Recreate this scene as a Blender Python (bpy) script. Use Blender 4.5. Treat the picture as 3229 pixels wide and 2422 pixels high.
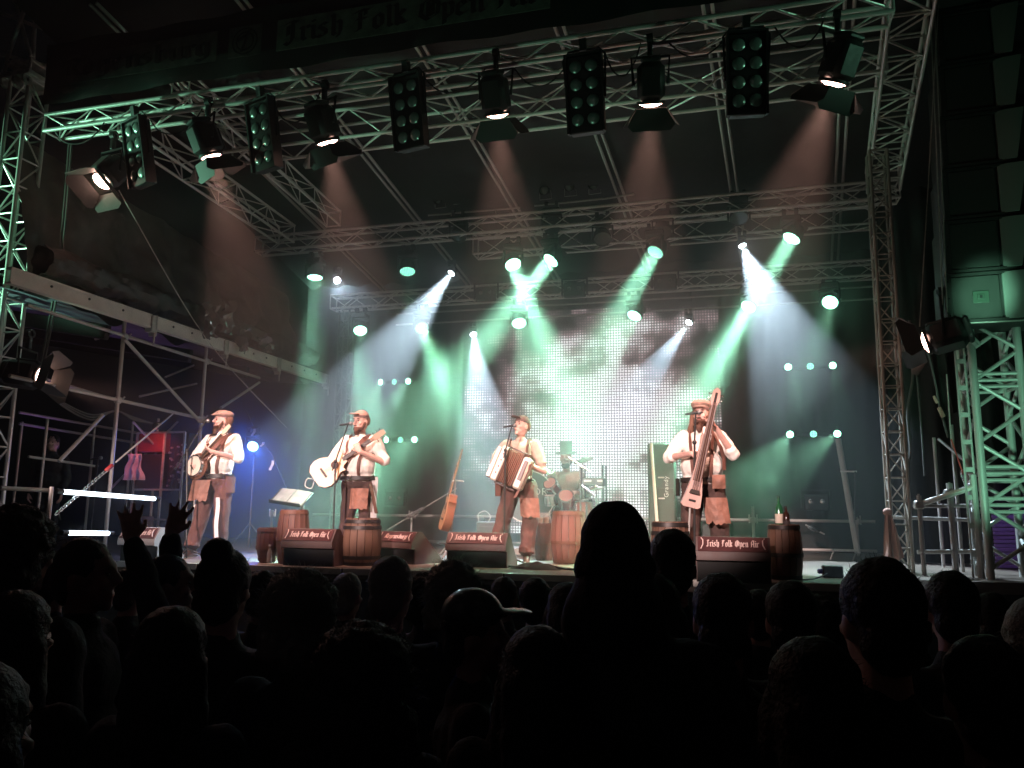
import bpy, bmesh, math, random
from mathutils import Vector, Matrix, Euler, noise
R = math.radians
V = Vector
rnd = random.Random(7)
for o in list(bpy.data.objects): bpy.data.objects.remove(o)
scene = bpy.context.scene
COL = scene.collection

# ------------------------------------------------------------------ camera
PW, PH, PF = 3229.0, 2422.0, 2450.0          # photograph size and focal length in its pixels
CAM = V((0.0, 0.0, 1.9))
yaw, pitch, roll = R(15.0), R(9.0), R(0.55)
FWD = V((-math.sin(yaw) * math.cos(pitch), math.cos(yaw) * math.cos(pitch), math.sin(pitch)))
RT0 = V((math.cos(yaw), math.sin(yaw), 0)); UP0 = RT0.cross(FWD)
RT = RT0 * math.cos(roll) + UP0 * math.sin(roll)
UP = UP0 * math.cos(roll) - RT0 * math.sin(roll)
cd = bpy.data.cameras.new('camera'); cam = bpy.data.objects.new('camera', cd); COL.objects.link(cam)
cd.sensor_width = 36.0; cd.lens = 36.0 * PF / PW; cd.clip_start = 0.05; cd.clip_end = 400
cam.matrix_world = Matrix(((RT.x, UP.x, -FWD.x, CAM.x), (RT.y, UP.y, -FWD.y, CAM.y), (RT.z, UP.z, -FWD.z, CAM.z), (0, 0, 0, 1)))
scene.camera = cam

def ray(px, py): return FWD + RT * ((px - PW / 2) / PF) - UP * ((py - PH / 2) / PF)
def at(px, py, Y):                            # the point of the plane y = Y seen at a photo pixel
    d = ray(px, py); return CAM + d * (Y / d.y)
def atz(px, py, z):
    d = ray(px, py); return CAM + d * ((z - CAM.z) / d.z)
def atx(px, py, X):
    d = ray(px, py); return CAM + d * (X / d.x)
def depth(p): return (V(p) - CAM).dot(FWD)
def m_px(p, px): return px * depth(p) / PF     # metres of px photo pixels at p

# ------------------------------------------------------------------ world, exposure, sampling
w = bpy.data.worlds.new('World'); scene.world = w; w.use_nodes = True
bg = w.node_tree.nodes['Background']; bg.inputs[0].default_value = (0.0006, 0.0008, 0.0009, 1); bg.inputs[1].default_value = 1.0
scene.view_settings.view_transform = 'Standard'; scene.view_settings.look = 'None'
scene.view_settings.exposure = 0.0; scene.view_settings.gamma = 1.0
scene.view_settings.use_curve_mapping = False
cy = scene.cycles
cy.use_denoising = True; cy.max_bounces = 3; cy.diffuse_bounces = 2; cy.glossy_bounces = 2; cy.transmission_bounces = 3
cy.volume_bounces = 0; cy.transparent_max_bounces = 8; cy.sample_clamp_indirect = 4.0; cy.caustics_reflective = False; cy.caustics_refractive = False
cy.use_adaptive_sampling = True; cy.adaptive_threshold = 0.02

# ------------------------------------------------------------------ materials
MATS = {}
def nodes(m):
    return m.node_tree.nodes, m.node_tree.links
def mat(name, col, rough=0.6, metal=0.0, spec=0.5, bump=0.0, bscale=60.0, var=0.0, vscale=6.0, stretch=None, emis=None, estr=0.0, trans=0.0, alpha=1.0):
    if name in MATS: return MATS[name]
    m = bpy.data.materials.new(name); m.use_nodes = True; MATS[name] = m
    n, l = nodes(m); b = n['Principled BSDF']
    b.inputs['Base Color'].default_value = (*col, 1); b.inputs['Roughness'].default_value = rough
    b.inputs['Metallic'].default_value = metal; b.inputs['Specular IOR Level'].default_value = spec
    if trans: b.inputs['Transmission Weight'].default_value = trans
    if alpha < 1: b.inputs['Alpha'].default_value = alpha
    tc = None
    if var or bump:
        tc = n.new('ShaderNodeTexCoord'); mp = n.new('ShaderNodeMapping'); l.new(tc.outputs['Object'], mp.inputs[0])
        if stretch: mp.inputs['Scale'].default_value = stretch
    if var:
        t = n.new('ShaderNodeTexNoise'); t.inputs['Scale'].default_value = vscale; t.inputs['Detail'].default_value = 5; t.inputs['Roughness'].default_value = 0.65
        l.new(mp.outputs[0], t.inputs['Vector'])
        r = n.new('ShaderNodeMapRange'); r.inputs[1].default_value = 0.3; r.inputs[2].default_value = 0.7
        r.inputs[3].default_value = 1 - var; r.inputs[4].default_value = 1 + var; l.new(t.outputs['Fac'], r.inputs[0])
        x = n.new('ShaderNodeMix'); x.data_type = 'RGBA'; x.blend_type = 'MULTIPLY'; x.inputs[0].default_value = 1
        x.inputs[6].default_value = (*col, 1); l.new(r.outputs[0], x.inputs[7]); l.new(x.outputs[2], b.inputs['Base Color'])
        r2 = n.new('ShaderNodeMapRange'); r2.inputs[3].default_value = max(0.05, rough - 0.15); r2.inputs[4].default_value = min(1, rough + 0.15)
        l.new(t.outputs['Fac'], r2.inputs[0]); l.new(r2.outputs[0], b.inputs['Roughness'])
    if bump:
        t = n.new('ShaderNodeTexNoise'); t.inputs['Scale'].default_value = bscale; t.inputs['Detail'].default_value = 4
        l.new(mp.outputs[0], t.inputs['Vector'])
        bp = n.new('ShaderNodeBump'); bp.inputs['Strength'].default_value = bump; bp.inputs['Distance'].default_value = 0.02
        l.new(t.outputs['Fac'], bp.inputs['Height']); l.new(bp.outputs[0], b.inputs['Normal'])
    if emis:
        b.inputs['Emission Color'].default_value = (*emis, 1); b.inputs['Emission Strength'].default_value = estr
    return m
def led_lens(name, col, strength, cells=26.0):
    """A lens of many small LED cells: they glow, the webs between them less."""
    if name in MATS: return MATS[name]
    m = mat(name, (0.05, 0.05, 0.05), 0.2)
    n, l = nodes(m); b = n['Principled BSDF']
    tc = n.new('ShaderNodeTexCoord'); v = n.new('ShaderNodeTexVoronoi'); v.inputs['Scale'].default_value = cells; v.inputs['Randomness'].default_value = 0.25
    l.new(tc.outputs['Object'], v.inputs['Vector'])
    r = n.new('ShaderNodeMapRange'); r.inputs[1].default_value = 0.25; r.inputs[2].default_value = 0.6; r.inputs[3].default_value = strength; r.inputs[4].default_value = strength * 0.35
    l.new(v.outputs['Distance'], r.inputs[0]); b.inputs['Emission Color'].default_value = (*col, 1); l.new(r.outputs[0], b.inputs['Emission Strength'])
    return m

ALU = mat('aluminium', (0.72, 0.70, 0.66), 0.38, 0.3, var=0.38, vscale=7)
STEEL = mat('galvanised_steel', (0.48, 0.46, 0.43), 0.45, 0.35, var=0.3, vscale=12)
BLACK = mat('black_paint', (0.018, 0.018, 0.018), 0.5, var=0.2, vscale=20)
BLACKM = mat('black_matt', (0.012, 0.012, 0.012), 0.85)
RUBBER = mat('black_rubber', (0.02, 0.02, 0.02), 0.7)
CHROME = mat('chrome', (0.75, 0.75, 0.75), 0.15, 1.0)
GLASSY = mat('lamp_reflector', (0.42, 0.5, 0.46), 0.26, 0.55)
TARP = mat('roof_tarpaulin', (0.013, 0.0125, 0.011), 0.65, bump=0.5, bscale=5, var=0.25, vscale=2.5)
CLOTHB = mat('black_stage_cloth', (0.016, 0.017, 0.015), 0.95, bump=0.3, bscale=90, var=0.3, vscale=3)

# ------------------------------------------------------------------ mesh helpers
class MB:
    def __init__(s): s.bm = bmesh.new()
    def add(s, vs, fs, M=None, smooth=True):
        bv = [s.bm.verts.new(M @ V(v) if M else V(v)) for v in vs]
        for f in fs:
            try: q = s.bm.faces.new([bv[i] for i in f]); q.smooth = smooth
            except ValueError: pass
        return s
    def box(s, c, d, M=None, taper=1.0, bev=0.0):
        x, y, z = d[0] / 2, d[1] / 2, d[2] / 2; c = V(c); t = taper
        if bev > 0:
            b = min(bev, x * .9, y * .9, z * .9); vs = []; 
            for sx in (-1, 1):
                for sy in (-1, 1):
                    for sz in (-1, 1):
                        k = t if sz > 0 else 1
                        vs += [c + V((sx * x * k, sy * (y - b) * k, sz * (z - b))), c + V((sx * (x - b) * k, sy * y * k, sz * (z - b))), c + V((sx * (x - b) * k, sy * (y - b) * k, sz * z))]
            return s.hull(vs, M)
        vs = [c + V((sx * x * (t if sz > 0 else 1), sy * y * (t if sz > 0 else 1), sz * z)) for sz in (-1, 1) for sx, sy in ((-1, -1), (1, -1), (1, 1), (-1, 1))]
        return s.add(vs, [(3, 2, 1, 0), (4, 5, 6, 7), (0, 1, 5, 4), (1, 2, 6, 5), (2, 3, 7, 6), (3, 0, 4, 7)], M)
    def hull(s, pts, M=None):
        b2 = bmesh.new()
        for p in pts: b2.verts.new(V(p))
        bmesh.ops.convex_hull(b2, input=b2.verts); 
        b2.verts.ensure_lookup_table(); b2.verts.index_update()
        vs = [v.co.copy() for v in b2.verts]; fs = [[v.index for v in f.verts] for f in b2.faces]; b2.free()
        return s.add(vs, fs, M)
    def tube(s, p0, p1, r0, r1=None, n=8, M=None, caps=True):
        r1 = r0 if r1 is None else r1
        p0, p1 = V(p0), V(p1); d = p1 - p0
        if d.length < 1e-6: return s
        q = d.to_track_quat('Z', 'Y'); vs = []
        for p, r in ((p0, r0), (p1, r1)):
            vs += [p + q @ V((math.cos(2 * math.pi * i / n) * r, math.sin(2 * math.pi * i / n) * r, 0)) for i in range(n)]
        fs = [(i, (i + 1) % n, n + (i + 1) % n, n + i) for i in range(n)]
        if caps: fs += [tuple(range(n - 1, -1, -1)), tuple(range(n, 2 * n))]
        return s.add(vs, fs, M)
    def path(s, pts, r, n=6, M=None):
        pts = [V(p) for p in pts]; vs = []; fs = []
        up = V((0.31, 0.17, 0.93)); rr = r if isinstance(r, (list, tuple)) else [r] * len(pts)
        for i, p in enumerate(pts):
            d = (pts[min(i + 1, len(pts) - 1)] - pts[max(i - 1, 0)]).normalized()
            a = d.cross(up); a = a.normalized() if a.length > 1e-4 else V((1, 0, 0)); b = d.cross(a)
            vs += [p + (a * math.cos(2 * math.pi * k / n) + b * math.sin(2 * math.pi * k / n)) * rr[i] for k in range(n)]
        for i in range(len(pts) - 1):
            fs += [(i * n + k, i * n + (k + 1) % n, (i + 1) * n + (k + 1) % n, (i + 1) * n + k) for k in range(n)]
        fs += [tuple(range(n - 1, -1, -1)), tuple(range((len(pts) - 1) * n, len(pts) * n))]
        return s.add(vs, fs, M)
    def lathe(s, prof, n=20, M=None, a0=0.0, a1=2 * math.pi):
        full = abs(a1 - a0 - 2 * math.pi) < 1e-6; cols = n if full else n + 1; vs = []; fs = []; m = len(prof)
        for i in range(cols):
            a = a0 + (a1 - a0) * i / n
            vs += [V((r * math.cos(a), r * math.sin(a), z)) for r, z in prof]
        for i in range(n):
            j = (i + 1) % cols
            for k in range(m - 1): fs.append((i * m + k, j * m + k, j * m + k + 1, i * m + k + 1))
        s.add(vs, fs, M); bmesh.ops.remove_doubles(s.bm, verts=s.bm.verts, dist=1e-5); return s
    def ell(s, c, r, M=None, n=12, m=8):
        c = V(c); r = (r, r, r) if isinstance(r, (int, float)) else r; vs = [c + V((0, 0, -r[2]))]
        for j in range(1, m):
            t = math.pi * j / m
            vs += [c + V((r[0] * math.sin(t) * math.cos(2 * math.pi * i / n), r[1] * math.sin(t) * math.sin(2 * math.pi * i / n), -r[2] * math.cos(t))) for i in range(n)]
        vs.append(c + V((0, 0, r[2]))); L = len(vs) - 1; fs = []
        for i in range(n):
            k = (i + 1) % n
            fs.append((0, 1 + k, 1 + i)); fs.append((L, L - n + i, L - n + k))
            for j in range(m - 2): fs.append((1 + j * n + i, 1 + j * n + k, 1 + (j + 1) * n + k, 1 + (j + 1) * n + i))
        return s.add(vs, fs, M)
    def prism(s, outline, y0, y1, M=None):
        """outline of (x, z) pairs extruded along y"""
        n = len(outline)
        vs = [V((x, y0, z)) for x, z in outline] + [V((x, y1, z)) for x, z in outline]
        fs = [tuple(range(n)), tuple(range(2 * n - 1, n - 1, -1))] + [(i, n + i, n + (i + 1) % n, (i + 1) % n) for i in range(n)]
        return s.add(vs, fs, M)
    def sheet(s, f, nu, nv, M=None, thick=0.0):
        vs = [V(f(i / nu, j / nv)) for j in range(nv + 1) for i in range(nu + 1)]; k = nu + 1
        return s.add(vs, [(j * k + i, j * k + i + 1, (j + 1) * k + i + 1, (j + 1) * k + i) for j in range(nv) for i in range(nu)], M)
    def mesh(s, name, m, sharp=40.0):
        me = bpy.data.meshes.new(name); bmesh.ops.recalc_face_normals(s.bm, faces=s.bm.faces); s.bm.to_mesh(me); s.bm.free()
        if m: me.materials.append(m)
        try: me.set_sharp_from_angle(angle=R(sharp))
        except Exception: pass
        return me
WM = {}
def link(o, parent=None, M=None, W=None):
    """W: world matrix wanted; M: matrix in the parent's frame"""
    COL.objects.link(o); o.parent = parent
    if parent is not None:
        if W is not None: M = WM[parent.name].inverted() @ W
        o.matrix_basis = M if M is not None else Matrix()
        WM[o.name] = WM[parent.name] @ o.matrix_basis
    else:
        o.matrix_basis = W if W is not None else (M if M is not None else Matrix())
        WM[o.name] = o.matrix_basis.copy()
    return o
def tag(o, label=None, cat=None, group=None, kind=None):
    if label: o['label'] = label
    if cat: o['category'] = cat
    if group: o['group'] = group
    if kind: o['kind'] = kind
    return o
def empty(name, loc, label, cat, group=None, rz=0.0, M=None):
    o = bpy.data.objects.new(name, None); o.empty_display_size = 0.1
    link(o, None, W=M if M is not None else Matrix.Translation(loc) @ Matrix.Rotation(rz, 4, 'Z'))
    return tag(o, label, cat, group)
def put(name, me, parent=None, M=None, W=None):
    return link(bpy.data.objects.new(name, me), parent, M, W)
def build(mb, name, m, parent=None, M=None, W=None, sharp=40.0):
    return put(name, mb.mesh(name, m, sharp), parent, M, W)
def structure(name, mb, m, M=None): return tag(build(mb, name, m, None, M), kind='structure')
def dup(root, W, label, group=None):
    c = root.copy(); COL.objects.link(c); c.matrix_basis = W; WM[c.name] = W.copy(); tag(c, label, None, group)
    def kids(src, dst):
        for ch in list(src.children):
            k = ch.copy(); COL.objects.link(k); k.parent = dst; k.matrix_basis = ch.matrix_basis.copy(); WM[k.name] = WM[dst.name] @ k.matrix_basis
            kids(ch, k)
    kids(root, c); return c
UNIT = {}
def strut(name, p0, p1, r, m, parent, n=8):
    """one round tube between two world points; all tubes of a material share one mesh"""
    k = (m.name, n)
    if k not in UNIT:
        UNIT[k] = MB().tube((0, 0, 0), (0, 0, 1), 1, n=n).mesh('tube', m)
    p0, p1 = V(p0), V(p1); d = p1 - p0
    W = Matrix.Translation(p0) @ d.to_track_quat('Z', 'Y').to_matrix().to_4x4() @ Matrix.Diagonal((r, r, d.length, 1))
    return put(name, UNIT[k], parent, W=W)
def look(pos, d, upv=V((0, 0, 1))):
    """matrix whose local -Y points along d (fronts face -Y), local Z near up"""
    y = -V(d).normalized(); x = y.cross(upv).normalized(); z = x.cross(y)
    return Matrix(((x.x, y.x, z.x, pos[0]), (x.y, y.y, z.y, pos[1]), (x.z, y.z, z.z, pos[2]), (0, 0, 0, 1)))
def spot(name, pos, aim, power, col, angle, blend=0.3, radius=0.05, parent=None):
    ld = bpy.data.lights.new(name, 'SPOT'); ld.energy = power; ld.color = col; ld.spot_size = R(angle); ld.spot_blend = blend; ld.shadow_soft_size = radius
    o = bpy.data.objects.new(name, ld); d = (V(aim) - V(pos)).normalized()
    W = Matrix.Translation(pos) @ d.to_track_quat('-Z', 'Y').to_matrix().to_4x4()
    return link(o, parent, W=W)

def beam(name, pos, d, power, col, size, spread, parent=None):
    """a round wash beam leaving a whole lens nearly parallel"""
    ld = bpy.data.lights.new(name, 'AREA'); ld.shape = 'DISK'; ld.size = size; ld.energy = power; ld.color = col; ld.spread = R(spread)
    o = bpy.data.objects.new(name, ld); return link(o, parent, W=Matrix.Translation(pos) @ V(d).to_track_quat('-Z', 'Y').to_matrix().to_4x4())

# pen-drawn letters: each stroke is swept with a broad nib, as on the banner and the monitors
GL = {'I': [[(.05, 1.4), (.3, 1.5), (.55, 1.4)], [(.3, 1.5), (.3, .1)], [(0, .15), (.25, 0), (.55, .12)]],
 'J': [[(.0, 1.35), (.3, 1.5), (.6, 1.4)], [(.38, 1.45), (.38, .2), (.2, -.2), (.0, -.05)], [(.15, 1.2), (.15, .5)]],
 'r': [[(.03, .95), (.15, .88), (.15, .12), (.27, 0)], [(.15, .82), (.38, 1), (.48, .86)]],
 'i': [[(.03, .95), (.15, .88), (.15, .12), (.28, 0)], [(.1, 1.34), (.2, 1.24)]],
 's': [[(.46, .92), (.25, 1), (.1, .75), (.42, .42), (.4, .15), (.2, 0), (.02, .1)]],
 'h': [[(.06, 1.5), (.15, 1.4), (.15, .1), (.25, 0)], [(.15, .82), (.38, 1), (.5, .85), (.5, .2), (.38, -.15)]],
 'F': [[(.25, 1.4), (.25, .1), (.08, 0)], [(0, 1.33), (.3, 1.5), (.6, 1.4), (.78, 1.5)], [(.08, .85), (.55, .85)], [(.5, 1.4), (.5, 1.1)]],
 'o': [[(.27, 1), (.1, .82), (.1, .18), (.27, 0), (.46, .18), (.46, .82), (.27, 1)]],
 'l': [[(.06, 1.5), (.15, 1.4), (.15, .12), (.28, 0)]],
 'k': [[(.06, 1.5), (.15, 1.4), (.15, .12), (.28, 0)], [(.15, .55), (.4, 1), (.5, .85), (.22, .55)], [(.22, .55), (.48, .08), (.6, .1)]],
 'O': [[(.5, 1.5), (.12, 1.2), (.05, .4), (.4, 0), (.82, .3), (.86, 1.1), (.5, 1.45)], [(.4, 1.3), (.4, .2)], [(.6, 1.2), (.6, .3)]],
 'p': [[(.03, .98), (.15, .9), (.15, -.45)], [(.15, .85), (.4, 1), (.5, .85), (.5, .2), (.35, 0), (.15, .1)]],
 'e': [[(.12, .45), (.45, .72), (.3, 1), (.1, .8), (.1, .15), (.28, 0), (.48, .12)]],
 'n': [[(.03, .95), (.15, .88), (.15, .1), (.22, 0)], [(.15, .85), (.4, 1), (.5, .88), (.5, .1), (.6, 0)]],
 'A': [[(.08, 0), (.2, .2), (.2, 1.1), (.45, 1.5), (.8, 1.4)], [(.7, 1.4), (.7, .1), (.85, 0)], [(.2, .7), (.7, .7)]],
 'R': [[(.2, 1.4), (.2, .1), (.05, 0)], [(0, 1.35), (.4, 1.5), (.65, 1.25), (.55, .85), (.25, .75)], [(.4, .75), (.65, .1), (.8, .05)]],
 'g': [[(.45, .9), (.25, 1), (.1, .8), (.1, .2), (.3, 0), (.45, .15)], [(.52, 1), (.47, .9), (.47, -.2), (.25, -.45), (.05, -.3)]],
 'b': [[(.06, 1.5), (.15, 1.4), (.15, .1), (.3, 0), (.5, .2), (.5, .8), (.35, 1), (.15, .8)]],
 'u': [[(.03, .95), (.13, .88), (.13, .15), (.28, 0), (.47, .2)], [(.47, 1), (.47, .1), (.58, 0)]],
 'f': [[(.5, 1.4), (.3, 1.5), (.18, 1.3), (.18, .1), (.1, 0)], [(.0, .95), (.42, .95)]]}
GW = {'I': .72, 'J': .75, 'F': .85, 'O': 1.0, 'A': .98, 'R': .85, 'i': .36, 'l': .36, 'r': .52, ' ': .55, 'k': .66}
def pen_text(txt, height, m, parent, M, fit=None, nib=(.1, .075), thick=0.004, slant=0.0):
    """letters, each its own mesh, centred on M and stretched to the width fit"""
    total = sum(GW.get(ch, .64) for ch in txt); s = height / 1.5; kx = fit / (total * s) if fit else 1.0; x = 0.0
    for ch in txt:
        quads = []
        for st in GL.get(ch, []):
            for (a, b), (c, d) in zip(st, st[1:]):
                quads.append([(a - nib[0], b - nib[1]), (a + nib[0], b + nib[1]), (c + nib[0], d + nib[1]), (c - nib[0], d - nib[1])])
        mb = MB()
        for q in quads:
            ar = sum(q[i][0] * q[(i + 1) % 4][1] - q[(i + 1) % 4][0] * q[i][1] for i in range(4))
            if abs(ar) < 0.02: dx = .02; q = [(q[0][0], q[0][1] - dx), (q[1][0], q[1][1] - dx), (q[2][0], q[2][1] + dx), (q[3][0], q[3][1] + dx)]
            mb.prism([((px * s) * kx + slant * pz * s, pz * s) for px, pz in q], -thick - rnd.random() * .0006, 0)
        if quads: build(mb, 'letter', m, parent, M @ Matrix.Translation(((x - total / 2) * s * kx, 0, 0)))
        else: mb.bm.free()
        x += GW.get(ch, .64)
def plain_text(txt, size, name, m, parent, M=None, W=None):
    if len(txt) > 1:
        x = 0.0; adv = {'r': .42, 'a': .58, 'n': .6, 'd': .62, 'y': .55, 'N': .8, 'O': .84, 'R': .7, 'S': .66, 'G': .8}; tw = sum(adv.get(c, .65) for c in txt) * size
        for c in txt:
            a = adv.get(c, .65) * size; plain_text(c, size, 'letter', m, parent, (M or Matrix()) @ Matrix.Translation((x + a / 2 - tw / 2, 0, 0))); x += a
        return
    cu = bpy.data.curves.new(name, 'FONT'); cu.body = txt; cu.size = size; cu.align_x = 'CENTER'; cu.align_y = 'BOTTOM_BASELINE'; cu.extrude = 0.002; cu.resolution_u = 3
    o = bpy.data.objects.new(name + '_tmp', cu); COL.objects.link(o); bpy.context.view_layer.update()
    me = bpy.data.meshes.new_from_object(o.evaluated_get(bpy.context.evaluated_depsgraph_get())); bpy.data.objects.remove(o)
    me.materials.clear(); me.materials.append(m); me.name = name
    return put(name, me, parent, (M or Matrix()) @ Matrix.Rotation(R(90), 4, 'X'), W)
# ------------------------------------------------------------------ air: one even haze round the whole place, drifting stage smoke inside it
def volume_box(name, lo, hi, dens, aniso, col=(1, 1, 1), wispy=None):
    m = bpy.data.materials.new(name); m.use_nodes = True; n, l = nodes(m); n.remove(n['Principled BSDF'])
    v = n.new('ShaderNodeVolumePrincipled'); v.inputs['Density'].default_value = dens; v.inputs['Anisotropy'].default_value = aniso; v.inputs['Color'].default_value = (*col, 1)
    l.new(v.outputs[0], n['Material Output'].inputs['Volume'])
    if wispy:
        tc = n.new('ShaderNodeTexCoord'); t = n.new('ShaderNodeTexNoise'); t.inputs['Scale'].default_value = wispy; t.inputs['Detail'].default_value = 1.6; t.inputs['Roughness'].default_value = 0.55
        t.inputs['Distortion'].default_value = 0.15
        l.new(tc.outputs['Object'], t.inputs['Vector'])
        r = n.new('ShaderNodeMapRange'); r.inputs[1].default_value = 0.3; r.inputs[2].default_value = 0.72; r.inputs[3].default_value = dens * .72; r.inputs[4].default_value = dens
        l.new(t.outputs['Fac'], r.inputs[0]); # the machine stands at the back: the smoke thins towards the stage front
        sx = n.new('ShaderNodeSeparateXYZ'); l.new(tc.outputs['Object'], sx.inputs[0]); th = n.new('ShaderNodeMapRange'); th.inputs[1].default_value = -3.0; th.inputs[2].default_value = -0.4; th.inputs[3].default_value = 0.24; th.inputs[4].default_value = 1.1; l.new(sx.outputs['Y'], th.inputs[0])
        mu = n.new('ShaderNodeMath'); mu.operation = 'MULTIPLY'; l.new(r.outputs[0], mu.inputs[0]); l.new(th.outputs[0], mu.inputs[1]); 
        # and it drifts away from the open corner low beside the slim tower
        df = n.new('ShaderNodeMath'); df.operation = 'SUBTRACT'; l.new(sx.outputs['X'], df.inputs[0]); l.new(sx.outputs['Z'], df.inputs[1]); dm = n.new('ShaderNodeMapRange'); dm.inputs[1].default_value = 2.5; dm.inputs[2].default_value = 4.3; dm.inputs[3].default_value = 1.0; dm.inputs[4].default_value = 0.16; l.new(df.outputs[0], dm.inputs[0])
        m3 = n.new('ShaderNodeMath'); m3.operation = 'MULTIPLY'; l.new(mu.outputs[0], m3.inputs[0]); l.new(dm.outputs[0], m3.inputs[1]); l.new(m3.outputs[0], v.inputs['Density'])
    lo, hi = V(lo), V(hi); c = (lo + hi) / 2
    o = build(MB().box((0, 0, 0), hi - lo), name, m, None, Matrix.Translation(c)); o.visible_shadow = True
    return tag(o, kind='stuff')
HAZE_DENS, SMOKE_DENS, ANISO = 0.002, 0.088, 0.62
volume_box('haze', (-32, -22, -1.0), (32, 42, 10.5), HAZE_DENS, ANISO)
volume_box('stage_smoke', (-7.5, 7.35, 1.21), (2.4, 14.0, 6.15), SMOKE_DENS, ANISO, wispy=0.55)

def puff(name, c, r, dens):
    m = bpy.data.materials.new(name); m.use_nodes = True; n, l = nodes(m); n.remove(n['Principled BSDF'])
    v = n.new('ShaderNodeVolumePrincipled'); v.inputs['Anisotropy'].default_value = .3; l.new(v.outputs[0], n['Material Output'].inputs['Volume'])
    tc = n.new('ShaderNodeTexCoord'); ln = n.new('ShaderNodeVectorMath'); ln.operation = 'LENGTH'; l.new(tc.outputs['Object'], ln.inputs[0])
    t = n.new('ShaderNodeTexNoise'); t.inputs['Scale'].default_value = 2.2; t.inputs['Detail'].default_value = 2; l.new(tc.outputs['Object'], t.inputs['Vector'])
    a = n.new('ShaderNodeMath'); a.operation = 'MULTIPLY_ADD'; l.new(t.outputs['Fac'], a.inputs[0]); a.inputs[1].default_value = 1.1; l.new(ln.outputs['Value'], a.inputs[2])
    q = n.new('ShaderNodeMapRange'); q.inputs[1].default_value = 1.25; q.inputs[2].default_value = .55; q.inputs[3].default_value = 0; q.inputs[4].default_value = dens; l.new(a.outputs[0], q.inputs[0]); l.new(q.outputs[0], v.inputs['Density'])
    return tag(build(MB().ell((0, 0, 0), 1.0, None, 20, 12), name, m, None, Matrix.Translation(c) @ Matrix.Diagonal((r[0], r[1], r[2], 1))), kind='stuff')
puff('smoke_plume', at(2345, 1575, 12.0), (.75, .6, .8), 1.1)
# ------------------------------------------------------------------ ground and stage
ground_m = mat('paving', (0.05, 0.048, 0.045), 0.9, bump=0.4, bscale=14, var=0.3, vscale=1.5)
structure('ground', MB().box((0, 10, -0.05), (60, 60, 0.1)), ground_m)
FLOOR = 1.2
deck_m = mat('stage_deck', (0.13, 0.10, 0.08), 0.5, bump=0.15, bscale=50, var=0.35, vscale=2.0)
structure('stage_floor', MB().box((-4.15, 11.33, FLOOR - 0.06), (11.3, 6.35, 0.12)), deck_m)
structure('stage_wing_floor', MB().box((5.76, 11.83, FLOOR - 0.065), (8.5, 5.5, 0.118)), deck_m)
structure('side_platform_floor', MB().box((-12.9, 11.33, FLOOR - 0.067), (6.18, 6.3, 0.116)), deck_m)
edge_m = mat('deck_edge_alloy', (0.62, 0.6, 0.56), 0.4, 0.5)
for i in range(6):
    a = -9.78 + i * 1.882
    e = build(MB().box((a + 0.94, 8.145, FLOOR - 0.03), (1.86, 0.02, 0.075), bev=.006), 'stage_edge_profile', edge_m); tag(e, kind='structure')
sk = MB().sheet(lambda u, v: (-9.8 + u * 11.3, 8.19 + .02 * math.sin(u * 260), v * 1.06), 260, 1); structure('stage_skirt', sk, CLOTHB)
sk = MB().sheet(lambda u, v: (1.53 + u * 8.4, 9.1 + .02 * math.sin(u * 200), v * 1.10), 200, 1); structure('wing_skirt', sk, CLOTHB)
bd = MB().sheet(lambda u, v: (-8.3 + u * 12.5, 14.25 + .05 * math.sin(u * 150 + 2 * math.sin(v * 3)), 1.2 + v * 5.3), 300, 4)
o = build(bd, 'backdrop_curtain', CLOTHB); tag(o, 'tall black pleated curtain hung across the back of the stage behind the screen', 'curtain')
# roof: sloping tarpaulin with a front valance
rf = MB().sheet(lambda u, v: (-8.25 + u * 11.55, 6.6 + v * 8.2, 8.05 - v * 1.75 + .05 * math.sin(u * 22) * math.sin(v * 9) - .05 * abs(math.sin(u * 19))), 60, 14)
o = build(rf, 'roof_canopy', TARP); tag(o, 'dark sloping tarpaulin roof stretched over the whole stage', 'roof', kind='thing')
beams = [(-7.1, 'first'), (-5.3, 'second'), (-3.55, 'third'), (-1.8, 'fourth'), (-.1, 'fifth'), (1.4, 'sixth')]
rafter = None
RD = V((0.09, 1, -0.225))
for (bx, lab) in beams:
    p0 = V((bx, 6.9, 7.82)); t = empty('roof_rafter', p0, f'paired thin alloy rafter tubes under the roof tarpaulin, {lab} counted from the left', 'rafter', 'rafters under the stage roof')
    for s in (-.05, .05):
        strut('tube', p0 + V((s, 0, 0)), p0 + V((s, 0, 0)) + RD * 7.2, .022, STEEL, t)

# ------------------------------------------------------------------ trusses
def truss(name, label, A, B, wv, hv, bay, r, rb, m=ALU, group='lattice trusses of the stage roof', faces=(0, 1, 2, 3), rungs=False):
    """box truss from A to B (its centre line); wv, hv: full width and height vectors"""
    A, B, wv, hv = V(A), V(B), V(wv), V(hv)
    t = empty(name, A, label, 'truss', group)
    cs = [wv * sx / 2 + hv * sz / 2 for sx, sz in ((-1, 1), (1, 1), (1, -1), (-1, -1))]
    for c in cs: strut('chord', A + c, B + c, r, m, t, 10)
    L = (B - A).length; nb = max(2, round(L / bay)); d = (B - A) / nb
    for k in faces:
        a, b = cs[k], cs[(k + 1) % 4]
        for i in range(nb):
            c0, c1 = (a, b) if (i + k) % 2 == 0 else (b, a)
            strut('brace', A + d * i + c0, A + d * (i + 1) + c1, rb, m, t, 6)
            if rungs: strut('rung', A + d * i + a, A + d * i + b, rb, m, t, 6)
        for e in (A, B): strut('end_bar', e + a, e + b, rb * 1.3, m, t, 6)
    return t
zx = V((0, 0, 1)); yx = V((0, 1, 0)); xx = V((1, 0, 0))
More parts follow.
